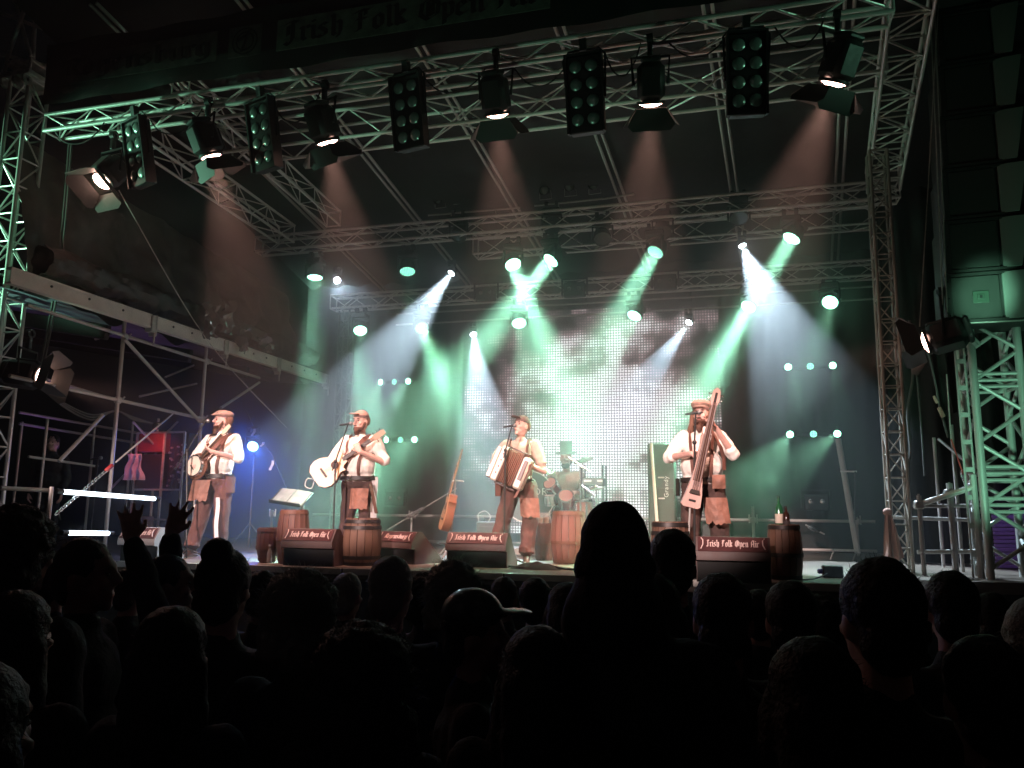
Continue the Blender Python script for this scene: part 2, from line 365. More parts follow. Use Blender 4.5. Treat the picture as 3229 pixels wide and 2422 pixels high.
FT0, FT1 = V((at(149, 414, 7.4).x - .05, 7.52, 6.675)), V((1.72, 7.52, 6.675))
truss('front_truss', 'long bright lattice truss across the stage front carrying the eight-lens lamps', FT0, FT1, yx * .25, zx * .215, .36, .026, .010)
a = at(700, 560, 9.2); M2 = 7.06
truss('second_truss', 'wide square lattice truss right behind the front lamp row', (a.x, 9.2, M2), (at(2790, 300, 9.2).x, 9.2, M2), yx * .4, zx * .41, .52, .024, .011)
l0, l1 = at(815, 770, 11.6).x, at(2830, 570, 11.6).x
truss('middle_truss', 'lattice truss above the upper row of green moving lamps', (l0, 11.62, 6.42), (l1, 11.62, 6.42), yx * .25, zx * .26, .36, .024, .010)
truss('upper_rear_truss', 'dim lattice truss hidden behind the middle truss and its lamps', (at(1500, 800, 12.4).x, 12.4, 6.38), (at(2800, 680, 12.4).x, 12.4, 6.38), yx * .3, zx * .36, .5, .02, .010)
truss('rear_truss', 'hazy lattice truss above the video screen with twin round blinders', (at(1052, 950, 13.1).x, 13.1, 5.72), (at(2765, 830, 13.1).x, 13.1, 5.72), yx * .25, zx * .25, .36, .022, .010)
g = atz(479, 443, 6.675)
truss('left_roof_truss', 'lattice truss running back under the roof at the tarpaulin side', (g.x, 7.7, 6.68), (g.x, 11.5, 6.55), xx * .3, zx * .3, .42, .022, .010)
truss('left_upper_truss', 'thin upper lattice running back from the front truss behind a barn-door lamp', (g.x + .75, 7.7, 7.15), (g.x + .9, 11.5, 6.75), xx * .25, zx * .25, .42, .018, .009)
truss('right_roof_truss', 'ladder-like truss sloping down beside the speaker column', (2.0, 7.5, 7.25), (2.35, 11.4, 6.5), xx * .42, zx * .3, .34, .022, .011, rungs=True)
# towers
tl = at(90, 300, 7.55)
TL = V((tl.x, 7.55, 0))
truss('corner_tower', 'green lit lattice tower at the front corner beside the tarpaulin', (TL.x, 7.55, 0), (TL.x, 7.55, 7.35), xx * .3, yx * .3, .36, .026, .011, group='lattice towers of the stage', rungs=True)
t = empty('tower_head', (TL.x, 7.55, 7.35), 'green lit square sleeve with pulleys capping the corner tower', 'tower head')
build(MB().box((0, 0, .03), (.5, .5, .07), bev=.01).box((0, 0, .22), (.44, .44, .05), bev=.01), 'plate', ALU, t)
for sx in (-.17, .02, .17):
    build(MB().lathe([(.02, -.02), (.075, -.02), (.06, 0), (.075, .02), (.02, .02)], 14, Matrix.Translation((sx, -.2, -.06)) @ Matrix.Rotation(R(90), 4, 'Y')), 'pulley', STEEL, t)
for sx in (-.2, .2):
    for sy in (-.2, .2): strut('post', (TL.x + sx, 7.55 + sy, 7.4), (TL.x + sx, 7.55 + sy, 7.56), .02, ALU, t)
for p, q in (((-.2, -.2, .25), (.15, -.2, 1.5)), ((.2, -.2, .25), (-.3, -.1, 1.2)), ((-.5, 0, .5), (.3, 0, .22)), ((-.6, -.1, 1.1), (.25, -.1, .7)), ((-.2, .2, .25), (-.2, .1, 1.7))):
    strut('stay', V((TL.x, 7.55, 7.35)) + V(p), V((TL.x, 7.55, 7.35)) + V(q), .024, ALU, t)
tr = atz(2845, 1804, FLOOR)
truss('stage_corner_tower', 'slim bare metal lattice tower with a pink towel tied to it', (tr.x, tr.y, FLOOR), (tr.x + .03, tr.y, 6.35), xx * .2, yx * .2, .27, .019, .009, m=mat('tower_alloy', (.5, .44, .38), .4, .5, var=.25, vscale=9), group='lattice towers of the stage', rungs=True)
rl = at(1085, 1200, 13.3)
truss('rear_tower', 'faint lattice tower in the haze beside the end of the white beam', (rl.x, 13.3, FLOOR), (rl.x, 13.3, 5.7), xx * .22, yx * .22, .3, .016, .008, m=mat('dull_alloy', (.2, .2, .19), .5, .4), group='lattice towers of the stage', rungs=True)
# PA tower
PX = at(3140, 1400, 9.6); PY = 9.6
GA = mat('tower_galvanised', (.55, .56, .54), .5, .3, var=.2, vscale=14)
t = empty('speaker_tower', (PX.x, PY, FLOOR), 'thick tubed green lit tower standing under the big speaker column', 'tower', 'lattice towers of the stage')
hw = .225; top = at(3140, 985, PY).z; cn = [V((PX.x + sx * hw, PY + sy * hw, 0)) for sx, sy in ((-1, -1), (1, -1), (1, 1), (-1, 1))]
for c in cn: strut('chord', c + V((0, 0, FLOOR)), c + V((0, 0, top + 1.2)), .042, GA, t, 12)
z = FLOOR + .1; i = 0
while z < top:
    for k in range(4):
        a, b = cn[k], cn[(k + 1) % 4]
        if i % 2: a, b = b, a
        strut('brace', a + V((0, 0, z)), b + V((0, 0, min(z + .32, top))), .022, GA, t, 8)
    if i in (2, 3, 6):
        for dz in (-.07, .0, .07):
            for k in range(4): strut('rung', cn[k] + V((0, 0, z + dz)), cn[(k + 1) % 4] + V((0, 0, z + dz)), .02, GA, t, 8)
    z += .335; i += 1
ch = V((PX.x - hw - .13, PY - .1, 0))
for s in (0, .09):
    strut('ladder_rail', ch + V((s, 0, FLOOR)), ch + V((s, 0, top)), .012, GA, t, 8)
z = FLOOR + .25
while z < top: put('ladder_rung', MB().box((0, 0, 0), (.085, .03, .05)).mesh('rung_plate', GA), t, W=Matrix.Translation(ch + V((.045, 0, z)))); z += .3
# ------------------------------------------------------------------ lamps
MINT = (0.38, 1.0, 0.64); COOL = (0.62, 0.83, 1.0); WARM = (1.0, 0.52, 0.41)
L_GREEN = led_lens('green_led_lens', (0.30, 1.0, 0.62), 14.0)
L_GREEN_DIM = led_lens('dim_green_led_lens', (0.30, 1.0, 0.72), 2.2)
L_WHITE = mat('white_lens', (.1, .1, .1), .2, emis=(0.8, .92, 1), estr=45)
L_WARM = mat('warm_lens', (.1, .1, .1), .2, emis=(1, .56, .44), estr=22)
L_OFF = mat('dark_lens', (.05, .06, .06), .08, 0.4)
HEADS = {}
def head_parts(r, lens):
    """moving-head body in a frame whose -Y is the beam"""
    B = Matrix.Rotation(R(90), 4, 'X')
    k = (round(r, 3), lens.name)
    if k not in HEADS:
        body = MB().lathe([(.0, -r * 2.1), (r * .6, -r * 2.05), (r * .95, -r * 1.5), (r * 1.12, -r * .5), (r * 1.12, r * .02), (r * 1.02, r * .02), (r * 1.02, -r * .06), (0, -r * .06)], 22, B)
        ln = MB().lathe([(0, r * .02), (r * .6, r * .0), (r * 1.0, -r * .05)], 24, B)
        fins = MB()
        for i in range(7): fins.box((0, r * (1.25 + i * .12), 0), (r * 1.7, r * .05, r * 1.7), bev=.01)
        yoke = MB()
        for s in (-1, 1): yoke.box((s * r * 1.3, 0, r * .75), (r * .2, r * .55, r * 2.0), bev=.012)
        yoke.box((0, 0, r * 1.75), (r * 2.8, r * .7, r * .3), bev=.012)
        base = MB().box((0, 0, r * 2.3), (r * 2.3, r * 1.9, r * .75), bev=.02)
        cl = MB().tube((0, 0, r * 2.6), (0, 0, r * 3.3 - .04), .016).lathe([(.03, -.025), (.055, -.025), (.055, .025), (.03, .025)], 12, Matrix.Translation((0, 0, r * 3.3)) @ Matrix.Rotation(R(90), 4, 'Y'))
        HEADS[k] = (body.mesh('head', BLACK), ln.mesh('lens', lens), fins.mesh('heat_sink', BLACK), yoke.mesh('yoke', BLACK), base.mesh('base', BLACK), cl.mesh('clamp', BLACK))
    return HEADS[k]
def moving_head(p, aim, r, lens, label, group, light=None, hang=1, cat='stage lamp', name='moving_head_lamp'):
    p, aim = V(p), V(aim); d = (aim - p).normalized()
    t = empty(name, p, label, cat, group); D = look((0, 0, 0), d); az = math.atan2(d.x, -d.y) if abs(d.x) + abs(d.y) > .05 else 0
    body, ln, fins, yk, bs, cl = head_parts(r, lens)
    put('head', body, t, D); put('lens', ln, t, D); put('heat_sink', fins, t, D @ Matrix.Translation((0, 0, 0)))
    H = Matrix.Diagonal((1, 1, hang, 1))
    put('yoke', yk, t, Matrix.Rotation(az, 4, 'Z') @ H); put('base', bs, t, H)
    for s in (-1, 1): put('clamp', cl, t, H @ Matrix.Translation((s * r * .7, 0, 0)))
    if light:
        power, col, ang, blend = light
        if r > .1: beam('lamp_light', p + d * (r * .06 + .012), d, power * .0046, col, r * 1.8, ang, t)
        else: spot('lamp_light', p + d * (r * .06 + .01), p + d * 3, power, col, ang, blend, r * .6, t)
    return t
GH = 'green moving lamps under the middle truss'
def tgt(px, py, Y): return at(px, py, Y)
# upper row of six on the middle truss; lower row of six on the rear truss
UP6 = [(993, 876, L_GREEN, (960, 1500, 11.2), 4000, 'overexposed green lamp above the far end of the white beam'),
       (1285, 857, L_GREEN_DIM, (1290, 1500, 10.5), 400, 'dim mint lamp with visible cells just left of the bright slanting white beam'),
       (1618, 835, L_GREEN, (1960, 1750, 9.4), 8000, 'green lamp whose beam crosses its neighbour in an X, tilted away from the tower'),
       (1736, 822, L_GREEN, (1120, 1560, 9.6), 15000, 'green lamp throwing the long beam down over the guitar on its stand'),
       (2066, 796, L_GREEN_DIM, (1750, 1330, 10.2), 7000, 'mint lamp with visible cells in front of the truss with twin blinders'),
       (2495, 753, L_GREEN, (1980, 1620, 10.4), 7000, 'highest green lamp, throwing a beam down past the white one')]
for px, py, ln, (ax, ay, aY), pw, lab in UP6:
    moving_head(at(px, py, 11.62), tgt(ax, ay, aY), .125, ln, lab, GH, (pw, MINT, 18, .5))
LO6 = [(1136, 1043, L_GREEN, (1150, 1600, 11), 2600, 'green lamp over the guitarist beside the tower in the haze'),
       (1330, 1035, L_GREEN_DIM, (1440, 1300, 11.2), 2400, 'green lamp half hidden behind the slanting white beam'),
       (1637, 1020, L_GREEN, (1690, 1500, 11.2), 1500, 'green lamp at the upper edge of the screen over the accordion player'),
       (2000, 997, L_GREEN, (1750, 1500, 11.4), 2200, 'green lamp at the upper edge of the screen over the drummer'),
       (2360, 968, L_GREEN, (1960, 1700, 10.5), 8000, 'green lamp overlapped by the broad white beam'),
       (2617, 954, L_GREEN, (2500, 1300, 11), 500, 'lowest outer green lamp next to the slim tower')]
for px, py, ln, (ax, ay, aY), pw, lab in LO6:
    moving_head(at(px, py, 13.05), tgt(ax, ay, aY), .12, ln, lab, 'green moving lamps under the rear truss', (pw, MINT, 18, .5))
WB = [(1423, 862, 11.9, (960, 1480, 9.8), 6200, 27, 'white lamp throwing the wide slanting beam towards the guitarist'),
      (2341, 775, 11.9, (2610, 1400, 10.9), 5000, 36, 'white lamp throwing the broad bluish cone beside the slim tower'),
      (1493, 1055, 13.0, (1545, 1500, 11.4), 3600, 25, 'white lamp with a short cone at the edge of the screen'),
      (2172, 1017, 13.0, (1900, 1390, 11.3), 3200, 20, 'small white lamp beaming down across the screen'),
      (1063, 884, 11.9, (1500, 2300, 3.6), 110, 22, 'tiny faint white lamp next to an overexposed green one')]
for px, py, Y, (ax, ay, aY), pw, ang, lab in WB:
    moving_head(at(px, py, Y), tgt(ax, ay, aY), .055, L_WHITE, lab, 'white beam lamps', (pw, COOL, ang, .35), name='beam_lamp')
for i, (px, py, Y) in enumerate(((1445, 745, 11.6), (1900, 755, 11.6), (2330, 690, 11.6), (1740, 720, 11.62), (2090, 735, 11.62))):
    moving_head(at(px, py, Y), at(px + (-250, 60, 100, -60, 50)[i], 1500, 9), .12, L_OFF, ('unlit black moving lamp above the slanting white beam', 'unlit black moving lamp hanging lowest, over the drummer', 'unlit black moving lamp above the broad bluish cone', 'unlit dark lamp tucked in the truss over the crossing green beams', 'unlit dark lamp tucked in the truss over the mint lamp')[i], 'unlit moving lamps on the middle truss')

# three-lamp LED bars on the back wall, with their flares
def bar_three(px, py, Y, dpx, labels, aimpx, pw):
    p = at(px, py, Y); t = empty('lamp_bar', p, labels, 'lamp bar', 'three-lamp bars on the back wall')
    wd = m_px(p, dpx)
    build(MB().box((0, .1, 0), (wd * 2.5, .05, .06), bev=.01), 'bar', BLACK, t)
    for k in (-1, 0, 1):
        D = Matrix.Translation((k * wd, 0, 0)) @ look((0, 0, 0), V((-.15 + k * .12, -1, -.1)))
        can = put('lamp', head_parts(.055, L_GREEN if k else L_GREEN_DIM)[0], t, D); put('lens', head_parts(.055, L_GREEN if k else L_GREEN_DIM)[1], can)
        if k: spot('lamp_light', p + V((k * wd, -.03, 0)), at(*aimpx, 10.5), pw, MINT, 22, .6, .04, t)
bar_three(1243, 1204, 13.6, 47, 'row of three small green lamps above the guitarist on the far wall', (1100, 1500), 250)
bar_three(1262, 1387, 13.6, 48, 'row of three small green lamps behind the guitarist at chest height', (1100, 1600), 200)
bar_three(2555, 1155, 13.6, 66, 'upper row of three small green lamps under the broad bluish cone', (2700, 1650), 110)
bar_three(2565, 1369, 13.6, 70, 'lower row of three small green lamps behind the bottles on the barrel', (2330, 1600), 520)

# twin round blinders
tw = None
for i, (px, py, Y, lab) in enumerate(((1530, 925, 12.9, 'twin-lens blinder on the rear truss beside the crossing green beams'), (1810, 912, 12.9, 'twin-lens blinder on the rear truss above the drummer'),
        (2097, 888, 12.9, 'twin-lens blinder on the rear truss below the mint lamp'), (1243, 1574, 13.4, 'twin-lens blinder low on the back wall behind the guitar'), (2575, 1585, 13.4, 'twin-lens blinder low on the back wall behind the bottles'))):
    p = at(px, py, Y)
    if tw is None:
        tw = empty('twin_blinder', p, lab, 'stage lamp', 'twin-lens blinders')
        build(MB().box((0, .06, 0), (.38, .12, .26), bev=.02), 'housing', BLACK, tw)
        for s in (-1, 1):
            build(MB().lathe([(0, .01), (.03, .004), (.058, -.012), (.066, 0), (.07, .012), (.074, 0)], 18, Matrix.Translation((s * .087, 0, .02)) @ Matrix.Rotation(R(90), 4, 'X')), 'lens', mat('blinder_glass', (.75, .78, .75), .12, .8), tw)
        build(MB().box((-.22, .06, .06), (.03, .03, .3)).box((.22, .06, .06), (.03, .03, .3)).box((0, .06, .2), (.46, .03, .03)), 'yoke', BLACK, tw)
    else: dup(tw, Matrix.Translation(p), lab)

# eight-lens blinders on the front truss
B8 = [(425, 480, -.35, 'eight-lens blinder hanging next to the glaring barn-door lamp'), (822, 425, -.3, 'eight-lens blinder between two barn-door lamps with green lit shells'), (1283, 352, -.2, 'eight-lens blinder in the middle of the front row'),
      (1843, 293, -.05, 'eight-lens blinder with a bowed hanging frame between two dark barn-door lamps'), (2357, 230, .12, 'largest looking eight-lens blinder, nearest the sloping ladder truss')]
b8 = None
for px, py, rz, lab in B8:
    p = at(px, py, 7.3); W = Matrix.Translation(p) @ Matrix.Rotation(rz, 4, 'Z') @ Matrix.Rotation(R(12), 4, 'X')
    if b8 is None:
        b8 = empty('eight_lens_blinder', p, lab, 'stage lamp', 'eight-lens blinders on the front truss', M=W)
        build(MB().box((0, .07, -.01), (.35, .14, .78), bev=.012), 'housing', BLACK, b8)
        fr = MB()
        for s in (-.185, .185): fr.box((s, .02, -.0), (.022, .09, .8))
        fr.box((0, .02, .395), (.39, .09, .02)); build(fr, 'frame', BLACK, b8)
        yk = MB().path([(-.2, .06, -.05), (-.22, .06, .38), (-.16, .06, .45), (.16, .06, .45), (.22, .06, .38), (.2, .06, -.05)], .012, 8).box((0, .06, .5), (.07, .07, .12)); build(yk, 'yoke', BLACK, b8)
        rim = MB().lathe([(.064, .002), (.07, -.012), (.076, .004)], 20, Matrix.Rotation(R(90), 4, 'X')).mesh('rim', BLACK)
        bowl = MB().lathe([(0, .020), (.03, .017), (.052, .009), (.066, -.004)], 20, Matrix.Rotation(R(90), 4, 'X')).mesh('lens', GLASSY)
        for i in range(4):
            for s in (-1, 1):
                c = put('lens', bowl, b8, Matrix.Translation((s * .082, -.002, .27 - i * .178))); put('rim', rim, c)
    else: dup(b8, W, lab)

# barn-door lamps
flap_m = mat('barn_door_sheet', (.07, .07, .068), .5)
FRES = {}
def fresnel(p, d, label, lit=1.0, power=900, spread=58, doors=(42, 36, -3, 36), rollv=0.0, group='barn-door lamps on the front truss', aim=None):
    p = V(p); t = empty('barn_door_lamp', p, label, 'stage lamp', group); D = look((0, 0, 0), d) @ Matrix.Rotation(rollv, 4, 'Y')
    if not FRES:
        FRES['body'] = MB().box((0, .23, 0), (.27, .36, .30), bev=.05).box((0, .44, 0), (.2, .06, .24), bev=.02).box((0, .2, .16), (.16, .26, .05), bev=.015).mesh('body', BLACK)
        FRES['ring'] = MB().lathe([(.10, -.05), (.142, -.05), (.142, -.02), (.10, -.02)], 24, Matrix.Rotation(R(90), 4, 'X')).mesh('ring', BLACK)
        FRES['lens'] = MB().lathe([(0, .012), (.06, .006), (.118, -.022), (.13, -.05)], 24, Matrix.Rotation(R(90), 4, 'X')).mesh('lens', L_WARM)
        w2, w3, h = .15, .235, .215
        FRES['flap'] = MB().hull([(-w2, 0, 0), (w2, 0, 0), (w3, -h * .75, 0), (w3 * .8, -h, 0), (-w3 * .8, -h, 0), (-w3, -h * .75, 0), (-w2, 0, .004), (w2, 0, .004), (w3, -h * .75, .004), (w3 * .8, -h, .004), (-w3 * .8, -h, .004), (-w3, -h * .75, .004)]).mesh('barn_door', flap_m)
        FRES['yoke'] = MB().path([(-.17, .2, 0), (-.19, .2, .3), (.19, .2, .3), (.17, .2, 0)], .016, 8).mesh('yoke', BLACK)
        FRES['clamp'] = MB().box((0, 0, .06), (.05, .06, .16), bev=.01).lathe([(.03, -.03), (.055, -.03), (.055, .03), (.03, .03)], 12, Matrix.Translation((0, 0, .17)) @ Matrix.Rotation(R(90), 4, 'Y')).mesh('clamp', BLACK)
    put('body', FRES['body'], t, D); put('ring', FRES['ring'], t, D); put('lens', FRES['lens'], t, D)
    for k in range(4):
        put('barn_door', FRES['flap'], t, D @ Matrix.Rotation(R(90 * k), 4, 'Y') @ Matrix.Translation((0, -.022, .150)) @ Matrix.Rotation(R(-doors[k]), 4, 'X'))
    c = D @ V((0, .2, 0)); az = math.atan2(d.x, -d.y)
    Y0 = Matrix.Translation(c) @ Matrix.Rotation(az, 4, 'Z') @ Matrix.Translation((0, -.2, 0))
    put('yoke', FRES['yoke'], t, Y0); put('clamp', FRES['clamp'], t, Matrix.Translation(c + V((0, 0, .33))))
    dn = V(d).normalized()
    if power: spot('lamp_light', p + dn * .05, aim if aim is not None else p + dn * 3, power, WARM, spread, .45, .07, t)
    return t
FR = [(318, 575, V((-.1, -.55, -.8)), (.1, 1.2, -4), 700, 'glaring barn-door lamp nearest the corner tower, its white hot flap facing out'),
      (668, 500, V((.45, .3, -.85)), (-5.6, 9.2, 1.9), 1400, 'barn-door lamp with a dull green shell over the hazy lattice'),
      (1035, 455, V((.35, .35, -.85)), (-4.2, 9.4, 1.9), 1350, 'barn-door lamp with a bright green side panel'),
      (1570, 370, V((.15, .4, -.9)), (-2.6, 9.9, 1.9), 1250, 'black barn-door lamp hanging straight over the accordion player'),
      (2052, 335, V((.05, .4, -.9)), (-1.2, 9.9, 1.9), 1250, 'black barn-door lamp hung between the two right eight-lens blinders'),
      (2625, 270, V((-.3, .4, -.85)), (-.4, 9.3, 1.9), 1350, 'barn-door lamp with a green panel and a glowing door edge beside the ladder truss')]
for px, py, d, aim, pw, lab in FR:
    p = at(px, py, 7.42)
    if pw == 700: fresnel(p, d, lab, power=80, aim=V((-1.4, 2.9, 1.5)), spread=50, doors=(40, 40, 40, 40))
    else: fresnel(p, (V(aim) - p) * .55 + d * 2.0, lab, power=pw, aim=V(aim) + V((0, .3, 0)), spread=42)
p = at(135, 1190, 7.35); fresnel(p, V((1, .35, -.12)), 'barn-door lamp clamped on the corner tower, shining across the stage', power=160, aim=V((-4.6, 9.6, 2.2)), spread=38, group='side barn-door lamps', rollv=.2)
p = at(2912, 1082, 9.1); fresnel(p, V((-1, .25, -.25)), 'barn-door lamp hung beside the speaker tower, shining across the stage', power=300, aim=V((-2.4, 9.5, 2.2)), spread=44, group='side barn-door lamps', rollv=-.3)
# small par cans standing on the middle truss
pc = None
for i, px in enumerate((1380, 1440, 1525, 1590, 1715, 1795, 1870)):
    p = at(px, 620 - i * 5 + (8, 0, -2, -8, 0, -6, -8)[i], 11.6); W = look(p, V((-.1 + .05 * (i % 3), -1, -.35)))
    lab = ('first small parabolic can at the outer end of the row on the middle truss', 'second small can in the row on the middle truss', 'third small can in the row on the middle truss', 'fourth small can, nearest the barn-door beam on the middle truss', 'fifth small can in the row on the middle truss', 'sixth small can in the row on the middle truss', 'last small can in the row, nearest the slim tower')[i]
    if pc is None:
        pc = empty('par_can', p, lab, 'stage lamp', 'small cans standing on the middle truss', M=W)
        build(MB().lathe([(0, -.2), (.05, -.19), (.075, -.1), (.08, .03), (.075, .03), (.07, -.02)], 16, Matrix.Rotation(R(90), 4, 'X')), 'can', BLACK, pc)
        build(MB().lathe([(0, .0), (.04, -.01), (.072, -.03)], 16, Matrix.Rotation(R(90), 4, 'X')), 'lens', GLASSY, pc)
        build(MB().path([(-.09, .08, 0), (-.1, .08, -.14), (.1, .08, -.14), (.09, .08, 0)], .008), 'yoke', STEEL, pc)
    else: dup(pc, W, lab)
t = empty('lamp_rail', at(1350, 680, 11.6), 'thin broken tube above the middle truss under the row of small cans', 'rail')
for a, b in (((1350, 679), (1640, 655)), ((1685, 649), (1900, 627)), ((1900, 628), (2000, 612))):
    strut('tube', at(*a, 11.6), at(*b, 11.6), .017, STEEL, t)
for px, py in ((1424, 672), (1564, 660), (1760, 640)): strut('post', at(px, py, 11.6), at(px + 2, py + 28, 11.6), .014, STEEL, t)
# cool and green flood lamps outside the picture that light towers, banner and crowd
spot('green_flood', (-11.8, 5.6, 4.0), (-8.5, 7.55, 5.25), 1500, MINT, 36, .5, .1)
spot('green_flood', (-12.5, 7.15, 6.62), (-6, 7.5, 6.6), 750, MINT, 8, .6, .05)
spot('green_flood', (2.3, 6.6, 1.3), (3.2, 9.5, 2.7), 260, MINT, 36, .5, .15)
spot('green_flood', (3.5, 7.4, 1.7), (3.5, 9.0, 4.4), 60, MINT, 50, .7, .1)
spot('green_flood', (2.0, 6.6, 2.2), at(3100, 930, 9.0), 1000, MINT, 11, .6, .1)
spot('green_flood', (-3.2, 5.2, 2.3), (-2.4, 7.3, 6.6), 42, MINT, 84, .8, .15)
spot('green_flood', (5.6, 6.3, 5.4), (0.4, 7.45, 6.85), 130, MINT, 30, .8, .1)
spot('purple_lamp', (-9.6, 10.5, 1.6), (-9.5, 9.6, 5.0), 40, (.55, .25, 1), 80, .6, .1)
spot('cool_flood', (4.6, 6.9, 2.5), (1.5, 9.0, 1.3), 420, COOL, 24, .5, .1)
# added unseen spots behind the crowd, brightening the four singers from the front
for tx_, ty_, tz_, pw_ in ((-6.75, 9.3, 2.35, 42000), (-4.5, 9.2, 2.35, 36000), (-2.5, 9.85, 2.35, 40000), (-.35, 8.6, 2.3, 38000)):
    spot('front_fill_spot', (-3.5 + tx_ * .1, -11.5, 7.4), (tx_, ty_, tz_ - .15), pw_, (1, .73, .68), 6.2, .5, .12)
# ------------------------------------------------------------------ video screen
def led_screen_mat():
    m = mat('video_screen', (.02, .018, .018), .5); n, l = nodes(m); b = n['Principled BSDF']
    tc = n.new('ShaderNodeTexCoord'); PITCH = .048
    def vm(op, a, b_=None):
        q = n.new('ShaderNodeVectorMath'); q.operation = op
        l.new(a, q.inputs[0])
        if b_ is not None:
            if isinstance(b_, tuple): q.inputs[1].default_value = b_
            else: l.new(b_, q.inputs[1])
        return q
    def mm(op, a, b_=None, c=None):
        q = n.new('ShaderNodeMath'); q.operation = op
        for i, x in enumerate((a, b_, c)):
            if x is None: continue
            if isinstance(x, (int, float)): q.inputs[i].default_value = x
            else: l.new(x, q.inputs[i])
        return q.outputs[0]
    flat = vm('MULTIPLY', tc.outputs['Object'], (1, 0, 1))
    sc = vm('MULTIPLY', flat.outputs[0], (1 / PITCH, 0, 1 / PITCH)); fr = vm('FRACTION', sc.outputs[0]); ce = vm('SUBTRACT', fr.outputs[0], (.5, 0, .5))
    ln = vm('LENGTH', ce.outputs[0]); dot = mm('LESS_THAN', ln.outputs['Value'], .33)
    px = vm('SNAP', flat.outputs[0], (PITCH, 1, PITCH))
    def nz(scale, det, src=px.outputs[0], sx=(1, 1, 1)):
        mp = n.new('ShaderNodeMapping'); mp.inputs['Scale'].default_value = sx; l.new(src, mp.inputs[0])
        t = n.new('ShaderNodeTexNoise'); t.inputs['Scale'].default_value = scale; t.inputs['Detail'].default_value = det; t.inputs['Roughness'].default_value = .55; l.new(mp.outputs[0], t.inputs['Vector']); return t
    cl = nz(1.25, 4, sx=(1, 1, 1.3)); blk = vm('SNAP', px.outputs[0], (.30, 1, .16)); bn = n.new('ShaderNodeTexWhiteNoise'); l.new(blk.outputs[0], bn.inputs['Vector'])
    # a bright cloud picture, densest at the middle and lower right
    c0 = vm('SUBTRACT', flat.outputs[0], (.2, 0, -.25)); c1 = vm('MULTIPLY', c0.outputs[0], (.36, 0, .34)); rad = vm('LENGTH', c1.outputs[0]).outputs['Value']
    v = mm('ADD', mm('MULTIPLY', cl.outputs['Fac'], 2.0), mm('MULTIPLY', rad, -.95)); v = mm('ADD', v, mm('MULTIPLY', bn.outputs['Value'], .16)); v = mm('SUBTRACT', v, .20)
    cr = n.new('ShaderNodeValToRGB'); l.new(v, cr.inputs[0]); e = cr.color_ramp.elements
    e[0].position = 0; e[0].color = (.0, .0, .0, 1); e[1].position = 1; e[1].color = (.95, .93, 1, 1)
    for p, c in ((.10, (.06, .05, .05, 1)), (.26, (.22, .15, .16, 1)), (.38, (.46, .42, .43, 1)), (.52, (.80, .76, .79, 1))):
        q = e.new(p); q.color = c
    mx = n.new('ShaderNodeVectorMath'); mx.operation = 'SCALE'; l.new(cr.outputs[0], mx.inputs[0]); l.new(mm('ADD', mm('MULTIPLY', dot, .86), .14), mx.inputs['Scale'])
    l.new(mx.outputs[0], b.inputs['Emission Color']); b.inputs['Emission Strength'].default_value = 2.3
    return m
LX0, LX1, LZ0, LZ1 = at(1465, 1300, 13.6).x, at(2275, 1300, 13.6).x, 1.45, 5.45
t = empty('video_screen', ((LX0 + LX1) / 2, 13.6, (LZ0 + LZ1) / 2), 'big dotted LED video screen glowing white and mauve behind the drummer', 'screen')
wv, hv = LX1 - LX0, LZ1 - LZ0
build(MB().box((0, 0, 0), (wv, .06, hv)), 'screen', led_screen_mat(), t)
fr = MB()
for s in (-1, 1): fr.box((s * (wv / 2 + .02), .06, 0), (.04, .16, hv + .08)); fr.box((0, .06, s * (hv / 2 + .02)), (wv, .16, .04))
build(fr, 'frame', BLACK, t)
for k in range(5):
    x = -wv / 2 + wv * (k + .5) / 5; strut('hanging_strap', t.location + V((x, .08, hv / 2 + .04)), t.location + V((x, -.2, hv / 2 + .35)), .012, BLACK, t)
t = empty('screen_pipe', (LX0, 13.4, 5.3), 'pair of long thin pipes just above the video screen', 'pipe')
for z in (5.52, 5.31): strut('tube', (at(1250, 1000, 13.4).x, 13.4, z), (at(2760, 900, 13.4).x, 13.4, z), .018, STEEL, t)

# ------------------------------------------------------------------ banner over the front truss
BN0, BN1 = at(140, 250, 7.25).x, 2.6
zlo, zhi = at(900, 186, 7.25).z, at(900, 40, 7.25).z
t = empty('banner', ((BN0 + BN1) / 2, 7.25, (zlo + zhi) / 2), 'long black valance banner with blackletter Irish Folk Open Air above the front truss', 'banner')
build(MB().sheet(lambda u, v: ((u - .5) * (BN1 - BN0), .02 * math.sin(u * 60) + .015 * math.sin(u * 23 + v * 4), (v - .5) * (zhi - zlo + .22)), 160, 4), 'cloth', CLOTHB, t)
pan_m = mat('banner_print', (.13, .145, .115), .9, var=.55, vscale=5, bump=.2, bscale=30); ink = mat('banner_ink', (.008, .009, .008), .9)
def banner_panel(px0, px1, txt, px_mid=None, hk=.43, M=pan_m):
    x0, x1 = at(px0, 120, 7.2).x, at(px1, 60, 7.2).x; c = V(((x0 + x1) / 2, 7.205, (zlo + zhi) / 2 - .02)); L = WM[t.name].inverted() @ c
    p = build(MB().box((0, 0, 0), (x1 - x0, .008, (zhi - zlo) * .66), bev=.003), 'text_panel', M, t, Matrix.Translation(L))
    if txt:
        pen_text(txt, (zhi - zlo) * hk, ink, p, Matrix.Translation((0, -.006, -(zhi - zlo) * hk * .42)), (x1 - x0) * .93)
    return p
banner_panel(872, 1735, 'Jrish Folk Open Air')
pan2 = mat('banner_print_faded', (.055, .06, .05), .9, var=.5, vscale=6)
banner_panel(200, 690, 'Regensburg', M=pan2, hk=.40)
p = banner_panel(722, 828, '', M=pan2)
em = MB()
